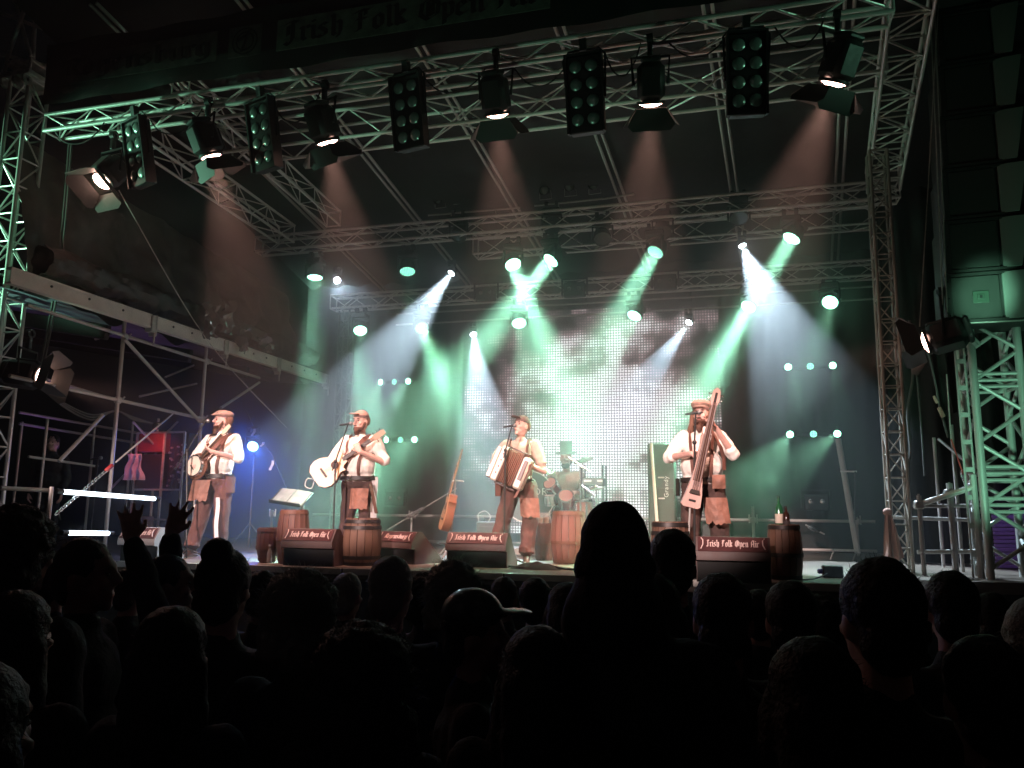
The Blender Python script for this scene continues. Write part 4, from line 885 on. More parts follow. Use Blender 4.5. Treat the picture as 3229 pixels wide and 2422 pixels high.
# music stand
MSY = 9.2; t = empty('music_stand', floor_px(964, 1690, MSY), 'music stand with two open sheets behind the reddish barrels', 'music stand')
strut('post', V((at(964, 1690, MSY).x, MSY + .08, FLOOR)), at(955, 1592, MSY + .08), .014, ALU, t)
for a in (.3, 2.4, 4.5): strut('leg', t.location + V((0, .08, .25)), t.location + V((.28 * math.cos(a), .08 + .28 * math.sin(a), .01)), .009, ALU, t)
c = at(918, 1567, MSY); w_ = m_px(c, 108); h_ = .32
Md = Matrix.Translation(c) @ Matrix.Rotation(R(7), 4, 'Y') @ Matrix.Rotation(R(-52), 4, 'X')
dk = put('desk', MB().box((0, .012, 0), (w_ + .04, .012, h_), bev=.005).box((0, -.02, -h_ / 2), (w_, .05, .015)).mesh('desk', BLACK), t, W=Md)
paper = mat('sheet_music', (.17, .16, .15), .8, var=.4, vscale=9)
for s in (-1, 1):
    pg = build(MB().box((0, 0, 0), (w_ / 2 - .012, .004, h_ - .03), bev=.002), 'page', paper, dk, Matrix.Translation((s * w_ / 4, 0, .01)) @ Matrix.Rotation(R(s * 3), 4, 'Z'))
# ------------------------------------------------------------------ acoustic guitar outline shared by the stand guitar and the player's
def guitar_outline(cut=True):
    R_ = [(0, -.245), (.11, -.24), (.17, -.19), (.195, -.12), (.185, -.04), (.15, .03), (.122, .075), (.125, .12), (.142, .16), (.135, .205), (.09, .235), (0, .24)]
    L_ = [(-x, z) for x, z in R_[1:-1]][::-1]
    if cut: R_ = R_[:8] + [(.135, .135), (.13, .15), (.095, .14), (.07, .165), (.055, .22)] + [(0, .24)]
    return R_ + L_
def make_guitar(t, top_m, side_mm, M=Matrix(), cut=True):
    """face towards -Y, neck along +Z"""
    ol = guitar_outline(cut)
    b = put('body', MB().prism(ol, -.0, .10).mesh('body', side_mm), t, M)
    put('soundboard', MB().prism([(x * .975, z * .975) for x, z in ol], -.006, .0).mesh('soundboard', top_m), t, M)
    put('soundhole', MB().lathe([(0, 0), (.05, 0), (.05, .003), (0, .003)], 20, Matrix.Translation((0, -.0085, .07)) @ Matrix.Rotation(R(90), 4, 'X')).mesh('soundhole', mat('rosette', (.05, .02, .012), .6)), t, M)
    put('pickguard', MB().prism([(.05, .05), (.1, .04), (.11, -.03), (.06, -.02)], -.0095, -.006).mesh('pickguard', mat('pickguard', (.12, .03, .015), .3)), t, M)
    put('bridge', MB().box((0, -.013, -.10), (.14, .012, .028), bev=.004).mesh('bridge', mat('ebony', (.03, .02, .015), .5)), t, M)
    put('neck', MB().box((0, .0, .43), (.052, .024, .46), bev=.006).mesh('neck', mat('neck_wood', (.28, .16, .09), .45)), t, M)
    put('fretboard', MB().box((0, -.016, .40), (.048, .008, .42)).mesh('fretboard', MATS['ebony']), t, M)
    hd = put('headstock', MB().prism([(-.03, .65), (.03, .65), (.04, .70), (.035, .83), (-.035, .83), (-.04, .70)], -.006, .012).mesh('headstock', MATS['neck_wood']), t, M)
    for s in (-1, 1):
        for k in range(3): put('tuning_peg', MB().tube((s * .036, .003, .69 + k * .05), (s * .06, .003, .69 + k * .05), .006).ell((s * .065, .003, .69 + k * .05), (.011, .007, .009), n=8, m=5).mesh('tuning_peg', CHROME), hd)
    st = MB()
    for k in range(6): st.tube((-.018 + k * .0072, -.02, -.10), (-.018 + k * .0072, -.02, .66), .0009, n=3)
    o = put('strings', st.mesh('strings', CHROME), t, M); o['kind'] = 'stuff'
spruce = mat('spruce_top', (.62, .44, .24), .35, var=.12, vscale=3, stretch=(8, 1, .5)); cedar = mat('cedar_top', (.42, .22, .12), .35, var=.2, vscale=3, stretch=(8, 1, .5)); mahog = mat('mahogany', (.20, .07, .035), .35, var=.2, vscale=4)
GY = 10.2; q = at(1403, 1612, GY); t = empty('acoustic_guitar', q, 'brown acoustic guitar resting upright in its stand', 'guitar')
make_guitar(t, cedar, mahog, Matrix.Rotation(R(9), 4, 'Y') @ Matrix.Rotation(R(-62), 4, 'Z') @ Matrix.Rotation(R(-6), 4, 'X') @ Matrix.Scale(1.06, 4), cut=True)
t = empty('guitar_stand', V((q.x + .04, GY + .1, FLOOR)), 'thin upright stand holding the brown guitar', 'stand')
strut('post', t.location, at(1437, 1515, GY + .15), .010, STEEL, t); strut('arm', at(1437, 1515, GY + .15), at(1428, 1517, GY - .05), .010, STEEL, t); strut('hook', at(1437, 1515, GY + .15), at(1462, 1518, GY + .05), .010, ALU, t)
for a in (.5, 2.6, 4.7): strut('leg', t.location + V((0, 0, .2)), t.location + V((.25 * math.cos(a), .25 * math.sin(a), .01)), .010, STEEL, t)
strut('cradle', t.location + V((-.12, -.1, .2)), t.location + V((.1, -.1, .2)), .012, BLACK, t)
# ------------------------------------------------------------------ drum kit, gear behind
DY = 11.4; RISE = .0
shell_m = mat('red_drum_shell', (.22, .045, .04), .3, var=.2); head_m = mat('drum_head', (.6, .62, .6), .6); dhead = mat('dark_drum_head', (.05, .07, .065), .5)
def drum(name, c, r, dp, axis, sm, hm, label, front=True, legs=None, txt=None):
    t = empty(name, c, label, 'drum', 'drums of the kit', M=Matrix.Translation(c)); Q = V(axis).to_track_quat('Z', 'Y').to_matrix().to_4x4()
    build(MB().lathe([(r * .97, -dp / 2), (r, -dp / 2), (r, dp / 2), (r * .97, dp / 2)], 28), 'shell', sm, t, Q)
    for s in (-1, 1):
        build(MB().lathe([(r, s * dp / 2 - .018), (r + .014, s * dp / 2 - .018), (r + .014, s * dp / 2 + .014), (r, s * dp / 2 + .014), (r, s * dp / 2 - .018)], 28), 'hoop', CHROME if r < .26 else mat('white_hoop', (.6, .6, .58), .4), t, Q)
        build(MB().lathe([(0, s * dp / 2 + .004), (r - .002, s * dp / 2 + .004)], 28), 'drumhead', hm, t, Q)
    for k in range(6 if r < .26 else 8):
        a = k * 2 * math.pi / (6 if r < .26 else 8); build(MB().box((0, 0, 0), (.02, .03, dp * .8), bev=.006), 'lug', CHROME, t, Q @ Matrix.Rotation(a, 4, 'Z') @ Matrix.Translation((r + .012, 0, 0)))
    for a, b in legs or []: strut('leg', V(c) + V(a), V(c) + V(b), .010, CHROME, t)
    return t
q = at(1672, 1568, DY); r = m_px(q, 78); zc = q.z
t = drum('bass_drum', q, r, .36, (.12, -1, .02), dhead, dhead, 'bass drum with white SONOR lettering behind the accordion player', legs=[((-.3, -.1, -.1), (-.45, -.25, -zc + FLOOR)), ((.3, -.1, -.1), (.45, -.25, -zc + FLOOR))])
plain_text('SONOR', .15, 'letter', head_m, t, Matrix.Translation((.02, -.195, .03)) @ Matrix.Rotation(R(6.8), 4, 'Z'))
for px, py, rr, dp, ax, sm, hm, lab in ((1742, 1536, 20, .2, (-.2, -.75, .5), shell_m, mat('red_drum_head', (.33, .13, .115), .5), 'small red tom on the bass drum'), (1785, 1578, 22, .22, (.1, -.7, .5), shell_m, MATS['red_drum_head'], 'second red tom in front of the drummer'),
        (1735, 1522, 22, .13, (0, -.4, 1), CHROME, head_m, 'white snare drum beside the bass drum'), (1838, 1620, 30, .40, (0, -.06, 1), mat('orange_drum_shell', (.18, .07, .05), .35), head_m, 'tall reddish floor tom behind the large barrel')):
    c = at(px, py + (50 if rr == 22 and dp == .13 else 0), DY - .1 + (0.2 if rr == 30 else 0)); z = c.z
    drum('drum', c, m_px(c, rr), dp, ax, sm, hm, lab, legs=[((0, 0, -.05), (0, .05, FLOOR - z))] if rr != 30 else [((.19 * math.cos(a), .19 * math.sin(a), .05), (.2 * math.cos(a), .2 * math.sin(a), FLOOR - z)) for a in (0, 2.1, 4.2)])
brass = mat('cymbal_bronze', (.45, .40, .30), .25, .9)
for px, py, rr, zz, tilt, lab in ((1720, 1480, 30, 11.6, 12, 'thin cymbal on a stand near the accordion'), (1838, 1448, 32, 11.6, -14, 'cymbal on a tall stand by the head of the drummer'), (1880, 1535, 24, 11.3, -6, 'low cymbal next to the floor tom')):
    c = at(px, py, zz); t = empty('cymbal', c, lab, 'cymbal', 'cymbals of the drum kit'); rr = m_px(c, rr)
    build(MB().lathe([(0, .02), (rr * .2, .015), (rr * .3, .0), (rr, -.02), (rr, -.024), (rr * .3, -.004), (0, .014)], 24), 'disc', brass, t, Matrix.Rotation(R(tilt), 4, 'Y') @ Matrix.Rotation(R(18), 4, 'X'))
    strut('stand', c + V((0, 0, .03)), V((c.x, c.y, FLOOR)), .011, CHROME, t)
    for a in (.3, 2.4, 4.5): strut('leg', V((c.x, c.y, FLOOR + .4)), V((c.x + .28 * math.cos(a), c.y + .28 * math.sin(a), FLOOR + .01)), .009, CHROME, t)
t = empty('boom_stand', at(1830, 1560, 11.0), 'bright chrome boom stand leaning out beside the drummer', 'stand')
strut('post', at(1829, 1480, 11), V((at(1831, 1500, 11).x, 11, FLOOR)), .014, CHROME, t); strut('boom', at(1790, 1440, 11), at(1862, 1488, 11), .011, CHROME, t); strut('brace', at(1834, 1530, 11), at(1878, 1565, 11), .009, CHROME, t)
# keyboard-like gear rack right of the drummer
c = at(1873, 1585, 11.7); t = empty('gear_stand', V((c.x, 11.7, FLOOR)), 'dark shelf stand of gear with small white dials right beside the drummer', 'stand')
hw_ = m_px(c, 34); ztop = at(1873, 1520, 11.7).z - FLOOR
for z in (ztop, ztop * .62): build(MB().box((0, 0, z), (hw_ * 2, .4, .12), bev=.01), 'unit', BLACK, t); build(MB().box((-.06, -.203, z + .01), (hw_ * .7, .006, .03)).box((.12, -.203, z + .01), (hw_ * .5, .006, .03)), 'fader_strip', head_m, t)
for sx in (-1, 1):
    for sy in (-.17, .17): strut('leg', t.location + V((sx * hw_, sy, 0)), t.location + V((sx * hw_, sy, ztop + .25)), .014, BLACK, t)
# tall case with lettering and a pale pole
CY = 11.2; x0, x1 = at(2042, 1500, CY).x, at(2128, 1500, CY).x; zt = at(2080, 1398, CY).z - FLOOR
t = empty('tall_case', V(((x0 + x1) / 2, CY, FLOOR)), 'tall grey bass cabinet lettered up its side next to the bass player', 'speaker cabinet')
build(MB().box((0, .2, zt / 2), (x1 - x0, .4, zt), bev=.02), 'cabinet', mat('grey_case', (.045, .045, .042), .6, var=.2, vscale=6), t)
build(MB().box((.03, -.006, zt * .36), ((x1 - x0) * .75, .01, zt * .5), bev=.004), 'front_cloth', mat('case_cloth', (.055, .053, .047), .85), t)
plain_text('Grandy', .085, 'letter', head_m, t, Matrix.Translation(at(2107, 1535, CY - .015) - t.location) @ Matrix.Rotation(R(-90), 4, 'Y'))
for z in (zt * .22, zt * .52, zt * .7): build(MB().box((.0, -.014, z), (.09, .012, .02), bev=.004), 'catch', STEEL, t)
t = empty('pale_pole', at(2062, 1520, CY - .15), 'pale straight pole leaning on the tall grey cabinet', 'pole'); strut('pole', at(2053, 1398, CY - .12), V((at(2079, 1660, CY - .25).x, CY - .25, FLOOR)), .022, mat('pale_pole', (.6, .52, .45), .6), t)
# low amplifier with a loop of cable by the accordion player
c = at(1530, 1668, 10.8); t = empty('low_amplifier', V((c.x, 10.8, FLOOR)), 'low grey amplifier behind the accordion player', 'amplifier'); zt = at(1530, 1645, 10.8).z - FLOOR
build(MB().box((.08, .15, zt / 2), (.44, .3, zt), bev=.02), 'box', MATS['grey_case'], t); build(MB().box((.08, -.004, zt * .48), (.38, .01, zt * .75), bev=.004), 'grille', MATS['case_cloth'], t); build(MB().path([(-.06, .15, zt), (-.06, .15, zt + .05), (.2, .15, zt + .05), (.2, .15, zt)], .01), 'handle', RUBBER, t)
wire('looped_cable', 'white loop of cable on top of the low amplifier', [at(1510, 1645, 10.85), at(1508, 1622, 10.85), at(1530, 1612, 10.85), at(1546, 1628, 10.85), at(1540, 1646, 10.85)], .007, head_m)
c = at(1695, 1680, 11.0); t = empty('white_drum_riser', V((c.x, 11.9, FLOOR)), 'low pale riser edge under the drum kit', 'riser'); build(MB().box((.2, 0, .06), (2.4, 1.6, .1), bev=.01), 'top', mat('riser_board', (.22, .2, .18), .7), t)
for s in (-.9, 1.3): build(MB().box((s, -.7, .005), (.08, .08, .02)), 'foot', BLACK, t)
t = empty('power_box', floor_px(2628, 1822), 'small black power box with a plug on the bright stage edge', 'power box'); build(MB().box((0, .05, .06), (.2, .14, .12), bev=.01), 'box', BLACK, t); build(MB().box((-.12, .04, .06), (.06, .05, .05), bev=.01), 'plug', mat('blue_plug', (.05, .08, .3), .5), t)
wire('floor_cable', 'thin dark cable lying on the bright stage edge beside the barrel', [floor_px(2520, 1832) + V((0, 0, .01)), floor_px(2570, 1828) + V((0, 0, .01)), floor_px(2610, 1824) + V((0, 0, .05))], .006)
wire('floor_cable', 'dark cables looping over the stage front by the accordion player', [floor_px(1600, 1790) + V((0, 0, .02)), floor_px(1650, 1796) + V((0, 0, .02)), floor_px(1720, 1792) + V((0, 0, .04)), floor_px(1790, 1800) + V((0, 0, .02)), floor_px(2050, 1815) + V((0, 0, .02))], .014)
t = empty('folded_cloth', floor_px(1690, 1795), 'dark heap of cloth and cables at the stage front beside the accordion player', 'cloth'); build(MB().sheet(lambda u, v: ((u - .5) * .6, (v - .5) * .24, .07 * math.sin(u * 3.14) * math.sin(v * 3.14) * (1 + .5 * noise.noise(V((u * 6, v * 5, 0)))) + .004), 24, 10), 'cloth', CLOTHB, t)

# ------------------------------------------------------------------ speaker column beside the stage
box_m = mat('speaker_paint', (.03, .032, .03), .55, bump=.15, bscale=120, var=.2); gr_m = mat('speaker_grille', (.035, .04, .036), .6, bump=.5, bscale=260); horn_m = mat('speaker_horn', (.22, .25, .23), .5)
SY = 9.0; sx0, sx1 = at(2985, 930, SY).x, at(2985, 930, SY).x + 1.5
ysep = [1012, 850, 678, 511, 341, 176, 9, -160]; names = ['lowest', 'second', 'third', 'fourth', 'fifth', 'sixth', 'top']
for i in range(7):
    z0, z1 = at(3229, ysep[i] - (0 if i == 0 else 0), SY).z, at(3229, ysep[i + 1], SY).z; h = z1 - z0 - .02; tilt = -1.2 * (6 - i) + 6
    xo = at(2990 - i * 5.5, ysep[i] + 25, SY).x
    t = empty('line_array_speaker', V((xo, SY, z0 + .01)), f'{names[i]} black speaker cabinet of the tall hanging column' + (', with a square badge' if i == 0 else ''), 'speaker', 'speakers hanging in the column', rz=R(-4)); wd = 1.42
    build(MB().box((wd / 2, .33, h / 2), (wd, .6, h), bev=.012), 'cabinet', box_m, t)
    fr = MB().box((.03, .02, h / 2), (.05, .06, h * .98)).box((wd / 2, .02, .012), (wd, .06, .03)).box((wd / 2, .02, h - .012), (wd, .06, .03)); build(fr, 'frame', box_m, t)
    g1 = build(MB().box((.285, .012, h / 2), (.46, .02, h * .88), bev=.01), 'grille', gr_m, t); build(MB().box((wd - .285, .012, h / 2), (.46, .02, h * .88), bev=.01), 'grille', gr_m, t)
    build(MB().hull([(.54, .0, h * .03), (.54, .0, h * .97), (.54, .06, h * .03), (.54, .06, h * .97), (.80, -.05, h * .97), (.76, -.05, h * .75), (.70, -.05, h * .03), (.80, .06, h * .97), (.70, .06, h * .03), (.66, -.04, h * .03), (.63, -.04, h * .97)]), 'horn', horn_m, t)
    sc_ = MB().lathe([(0, -.004), (.008, -.004), (.008, 0), (0, 0)], 6, Matrix.Rotation(R(90), 4, 'X')).mesh('screw', CHROME)
    for k in range(3): put('screw', sc_, t, Matrix.Translation((.03, -.012, h * (.15 + .35 * k))))
    if i == 0:
        build(MB().box((0, 0, 0), (.15, .008, .13), bev=.003).box((0, -.006, 0), (.07, .008, .06), bev=.003), 'badge', mat('badge', (.05, .08, .06), .4), g1, Matrix.Translation((.33, -.003, h * .5)))
        build(MB().box((0, 0, 0), (.022, .012, .03)), 'badge_mark', BLACK, g1, Matrix.Translation((.33, -.012, h * .5)))
t = empty('array_frame', V((sx0 + .2, SY, at(3100, 1020, SY).z)), 'slim steel bracket bar under the lowest speaker cabinet', 'bracket')
strut('bar', at(2985, 1018, SY), at(3229, 1005, SY) + V((.8, 0, 0)), .022, STEEL, t); strut('strut', at(2975, 985, SY + .2), at(3080, 1090, 9.35), .024, GA, t); strut('strut', at(2988, 985, SY + .2), at(3090, 1085, 9.35), .016, GA, t)
for k, px in enumerate((2962, 2975)): wire('rigging_line', ('outer thin line', 'inner thin line')[k] + ' hanging along the edge of the speaker column', [at(px - 30, 0, SY - .1), at(px - 8, 500, SY - .1), at(px + 12, 985, SY - .1)], .007, STEEL, 'line', 'lines along the speaker column')
wire('chain_line', 'thin dark chain hanging from above to the side barn-door lamp', [at(2960, 0, 8.6), at(2925, 620, 8.6), at(2900, 1030, 8.6)], .006, STEEL, 'chain')

# ------------------------------------------------------------------ rails, poles and drapes right beside the stage
t = empty('side_guard_rail', floor_px(2960, 1800, 9.7), 'guard rail of bare tubes with a bright upper bar between the two towers', 'rail')
PL = mat('rail_tube', (.42, .38, .36), .4, .45, var=.25, vscale=9); RY = 9.7
def g(px, py, Y=RY): return at(px, py, Y)
def upr(px, yt, r, m, Y=RY, name='post', tt=None):
    a = g(px, yt, Y); strut(name, a, V((a.x, a.y, FLOOR)), r, m, tt or t)
upr(2897, 1563, .026, PL); upr(2993, 1524, .034, PL); upr(3068, 1497, .036, GA, 9.5); upr(3000, 1340, .022, PL, 10.4); upr(2945, 1380, .022, PL, 11.2)
strut('rail', g(2894, 1592), g(3068, 1536, 9.5), .032, ALU, t); strut('rail', g(2880, 1596, 9.75), g(3084, 1595, 9.75), .022, PL, t); strut('rail', g(2892, 1741), g(3130, 1738), .024, ALU, t)
strut('rail', g(2805, 1631, 10.3), g(3060, 1640, 10.3), .022, PL, t); strut('brace', g(2960, 1385, 10.6), g(3075, 1480, 10.0), .018, PL, t)
for q in ((2993, 1556), (2897, 1592), (3068, 1537)): build(MB().box((0, 0, 0), (.1, .1, .1), bev=.015).tube((0, -.03, .04), (0, -.03, .12), .012), 'coupler', STEEL, t, W=Matrix.Translation(g(*q)))
t = empty('red_ratchet_strap', g(3015, 1440, 9.9), 'faded red strap with shackle and short chain by the green pole', 'strap')
build(MB().box((0, 0, 0), (.035, .006, (g(2999, 1385, 9.9) - g(3037, 1493, 9.9)).length)), 'strap', mat('red_strap', (.5, .08, .05), .7), t, W=Matrix.Translation((g(2999, 1385, 9.9) + g(3037, 1493, 9.9)) / 2) @ (g(2999, 1385, 9.9) - g(3037, 1493, 9.9)).to_track_quat('Z', 'Y').to_matrix().to_4x4())
for i in range(7): put('link', lk, t, W=Matrix.Translation(g(3037 + i * 2.5, 1496 + i * 7, 9.9)) @ Matrix.Rotation(R(90 * (i % 2)), 4, 'Z') @ Matrix.Scale(1.1, 4))
strut('cord', g(2985, 1180, 9.9), g(2999, 1386, 9.9), .007, STEEL, t)
tw_m = mat('pink_towel', (.55, .33, .27), .95, bump=.3, bscale=120)
p = V((tr.x - .14, tr.y - .13, at(2780, 1614, tr.y).z)); hT = p.z - at(2780, 1775, tr.y).z
t = empty('towel', p, 'long pink towel knotted on the slim tower', 'towel')
build(MB().sheet(lambda u, v: ((u - .5) * (.05 + .17 * v ** .7) + .04 * v, -.02 + .035 * math.sin(u * 13 + v * 2) * (.3 + v), -v * hT * (1 - .12 * u)), 22, 18), 'cloth', tw_m, t); build(MB().ell((0, 0, .0), (.05, .05, .045)), 'knot', tw_m, t)
dr = MB().sheet(lambda u, v: (at(2945, 1100, 10.6).x + u * .62 + .05 * v, 10.6 + .05 * math.sin(u * 30), 4.1 - v * (1.05 - .25 * u)), 40, 8); tag(build(dr, 'black_drape', CLOTHB), 'black drape hanging under the side barn-door lamp', 'drape')
dr = MB().sheet(lambda u, v: (2.35 + u * 3.2, 12.0 + .06 * math.sin(u * 60), 6.6 - v * 5.4), 90, 4); tag(build(dr, 'wing_drape', CLOTHB), 'tall black drape closing the wing behind the speaker tower', 'drape')
for k, pts, lab in ((0, ((2868, 1010), (2878, 1180), (2862, 1300), (2870, 1420), (2855, 1500)), 'knotted dark cable hanging nearest the slim tower'), (1, ((2925, 1100), (2950, 1210), (2965, 1290), (2990, 1380)), 'slanting cable with pale tape below the side barn-door lamp'), (2, ((2890, 1180), (2905, 1350), (2915, 1500)), 'straight dark line hanging between the towers')):
    wire('dangling_cable', lab, [at(*q, 10.4) for q in pts], .018 - .004 * k, CAB, group='cables dangling between the towers')
for q, s, lab in (((2968, 1300), (.05, .13), 'larger pale tape tag on the slanting cable'), ((2950, 1260), (.035, .10), 'smaller pale tape tag on the slanting cable')):
    o = build(MB().box((0, 0, 0), (s[0], .02, s[1]), bev=.008), 'tape_tag', tw_m, None, Matrix.Translation(at(*q, 10.36)) @ Matrix.Rotation(R(-20), 4, 'Y')); tag(o, lab, 'tag', 'tape tags on the slanting cable')
cx0, cx1 = at(3132, 1690, 11.2).x, at(3300, 1690, 11.2).x; cz0, cz1 = FLOOR, at(3180, 1612, 11.2).z
t = empty('purple_shutter', V((cx0, 11.2, FLOOR)), 'purple slatted shutter seen through the legs of the speaker tower', 'shutter')
nsl = 14; shm = mat('purple_paint', (.20, .12, .32), .5, var=.15)
slat = MB().box((0, 0, 0), (cx1 - cx0, .03, (cz1 - cz0) / nsl * .93), bev=.008).mesh('slat', shm)
for i in range(nsl): put('slat', slat, t, Matrix.Translation(((cx1 - cx0) / 2, .006 * (i % 2), (i + .5) * (cz1 - cz0) / nsl)))
build(MB().box(((cx1 - cx0) / 2, .04, (cz1 - cz0) / 2), (cx1 - cx0, .03, cz1 - cz0)), 'backing', BLACKM, t)
spot('purple_lamp', (cx0 + .6, 10.2, 3.2), (cx0 + .4, 11.2, 1.8), 40, (.6, .4, 1), 60, .5, .1)
DC = [((175, 430), (330, 395), 'cable drooping from the front truss beside the glaring barn-door lamp'), ((470, 385), (640, 350), 'cable drooping between the second lamp and its neighbour on the front truss'), ((860, 330), (1010, 300), 'cable drooping beside the barn-door lamp with the bright green side'), ((1340, 262), (1530, 230), 'cable drooping left of the lamp over the accordion player'), ((1620, 228), (1800, 190), 'cable drooping under the front truss left of the bowed hanging frame'), ((1905, 175), (2020, 150), 'short cable loop between two lamps under the front truss'), ((2110, 150), (2300, 110), 'cable drooping left of the largest eight-lens blinder'), ((2440, 95), (2600, 70), 'cable drooping beside the ladder truss under the front truss')]
for i, (a, b, lab) in enumerate(DC):
    p, q = at(*a, 7.38), at(*b, 7.38); k = .16 + .05 * (i % 3); wire('drooping_cable', lab, [p + V((0, 0, .05)), p.lerp(q, .25) - V((0, .02, k * .8)), p.lerp(q, .55) - V((0, -.02, k)), p.lerp(q, .85) - V((0, 0, k * .5)), q + V((0, 0, .05))], .008, RUBBER, group='cables drooping under the front truss')
# ------------------------------------------------------------------ people: one continuous skin surface each, clothes and hair as children
def cap_(mb, p0, p1, r0, r1=None, M=None):
    r1 = r0 if r1 is None else r1
    p0, p1 = V(p0), V(p1); mb.tube(p0, p1, r0, r1, 10, M); mb.ell(p0, r0 * 1.001, M, 10, 6); mb.ell(p1, r1 * 1.001, M, 10, 6); return mb
def melt(mb, voxel, smooth=3, wrinkle=0.0, wscale=9.0, wstretch=(1, 1, 1), seed=0.0):
    """merge overlapping lumps into one closed skin"""
    me = mb.mesh('lump', None); o = bpy.data.objects.new('lump', me); COL.objects.link(o)
    r = o.modifiers.new('r', 'REMESH'); r.mode = 'VOXEL'; r.voxel_size = voxel; r.use_smooth_shade = True
    if smooth: s = o.modifiers.new('s', 'SMOOTH'); s.iterations = smooth; s.factor = .5
    bpy.context.view_layer.update()
    out = bpy.data.meshes.new_from_object(o.evaluated_get(bpy.context.evaluated_depsgraph_get())); bpy.data.objects.remove(o); bpy.data.meshes.remove(me)
    if wrinkle:
        ns = [v.normal.copy() for v in out.vertices]
        for v, n_ in zip(out.vertices, ns):
            q = V((v.co.x * wstretch[0], v.co.y * wstretch[1], v.co.z * wstretch[2])) * wscale + V((seed, seed * .7, 0))
            v.co += n_ * wrinkle * (noise.noise(q) + .5 * noise.noise(q * 2.3))
    return out
def grow(mb, name, m, parent, voxel=.011, M=None, **k):
    me = melt(mb, voxel, **k); me.name = name; me.materials.append(m); return put(name, me, parent, M)
def hand(mb, wrist, fd, pn, side, curl=.5, s=1.0, M=None, splay=.07):
    """palm, four unequal bent fingers and a thumb; pn is the way the palm faces"""
    wrist, fd, pn = V(wrist), V(fd).normalized(), V(pn); pn = (pn - fd * pn.dot(fd)).normalized(); lat = fd.cross(pn) * side
    for k, L in enumerate((.074, .083, .077, .060)):
        o = (k - 1.5) * .0205 * s; kn = wrist + fd * (.088 - abs(k - 1.2) * .004) * s - lat * o
        cap_(mb, wrist + fd * .012 * s - lat * o * .6, kn, .0145 * s, .012 * s, M)
        p, a = kn, 0.12; fs_ = (fd - lat * (k - 1.5) * splay).normalized()
        for j, q in enumerate((.45, .31, .24)):
            a += curl * (1, 1.15, .8)[j]; d = fs_ * math.cos(a) + pn * math.sin(a); p2 = p + d * L * q * s
            cap_(mb, p, p2, (.0102 - .001 * j) * s, (.0094 - .001 * j) * s, M); p = p2
    b = wrist + fd * .028 * s + lat * .026 * s; d = (fd * .62 + lat * .7 + pn * .35).normalized(); p2 = b + d * .042 * s
    cap_(mb, b, p2, .0145 * s, .0115 * s, M); d2 = (fd * .85 + lat * .15 + pn * .5).normalized(); cap_(mb, p2, p2 + d2 * .034 * s, .0112 * s, .009 * s, M)
def head(mb, M, jaw=1.0):
    E_ = lambda c, r: mb.ell(c, r, M)
    E_((0, .005, 1.70), (.077, .096, .105)); E_((0, -.03, 1.615), (.060 * jaw, .066, .062)); E_((0, .03, 1.64), (.066, .07, .07))
    E_((0, -.078, 1.565), (.027 * jaw, .022, .022)); E_((0, -.086, 1.712), (.056, .014, .013)); cap_(mb, (0, -.094, 1.70), (0, -.117, 1.655), .010, .0145, M)
    for s in (-1, 1): E_((s * .04, -.072, 1.645), (.024, .02, .02)); E_((s * .078, .012, 1.66), (.010, .022, .033)); E_((s * .013, -.107, 1.650), (.009, .010, .008))
    E_((0, -.094, 1.612), (.026, .009, .006)); E_((0, -.092, 1.598), (.022, .010, .007))
skin_m = mat('skin', (.56, .33, .28), .5, var=.12, vscale=30); skin2_m = mat('fair_skin', (.60, .37, .31), .5, var=.12, vscale=30)
eye_m = mat('eye', (.03, .02, .02), .15); lip_m = mat('lips', (.34, .12, .10), .5)
cream = mat('cream_shirt', (.76, .71, .65), .9, bump=.2, bscale=70, var=.1); grey_sh = mat('grey_brown_shirt', (.42, .35, .29), .9, bump=.2, bscale=70, var=.15)
brown_tr = mat('brown_trousers', (.10, .042, .034), .95, bump=.3, bscale=80, var=.3); dark_tr = mat('dark_brown_trousers', (.058, .032, .027), .95, bump=.3, bscale=80, var=.4, vscale=9)
leather = mat('tan_leather', (.21, .10, .07), .65, bump=.3, bscale=30, var=.3); strap_m = mat('brown_strap', (.13, .055, .04), .6); belt_m = mat('black_belt', (.02, .015, .013), .5)
cap_m = mat('tweed_cap', (.40, .27, .22), .95, bump=.4, bscale=90, var=.2); cap_d = mat('dark_cap', (.14, .085, .075), .95, bump=.4, bscale=90, var=.2); beard_m = mat('brown_beard', (.10, .05, .035), .95, bump=.6, bscale=90, var=.3); hair_m = mat('brown_hair', (.16, .08, .05), .8, bump=.6, bscale=60, var=.3, stretch=(1, 1, .1))
shoe_m = mat('leather_shoe', (.10, .055, .045), .45); white_m = mat('white_strip', (.7, .68, .68), .9)
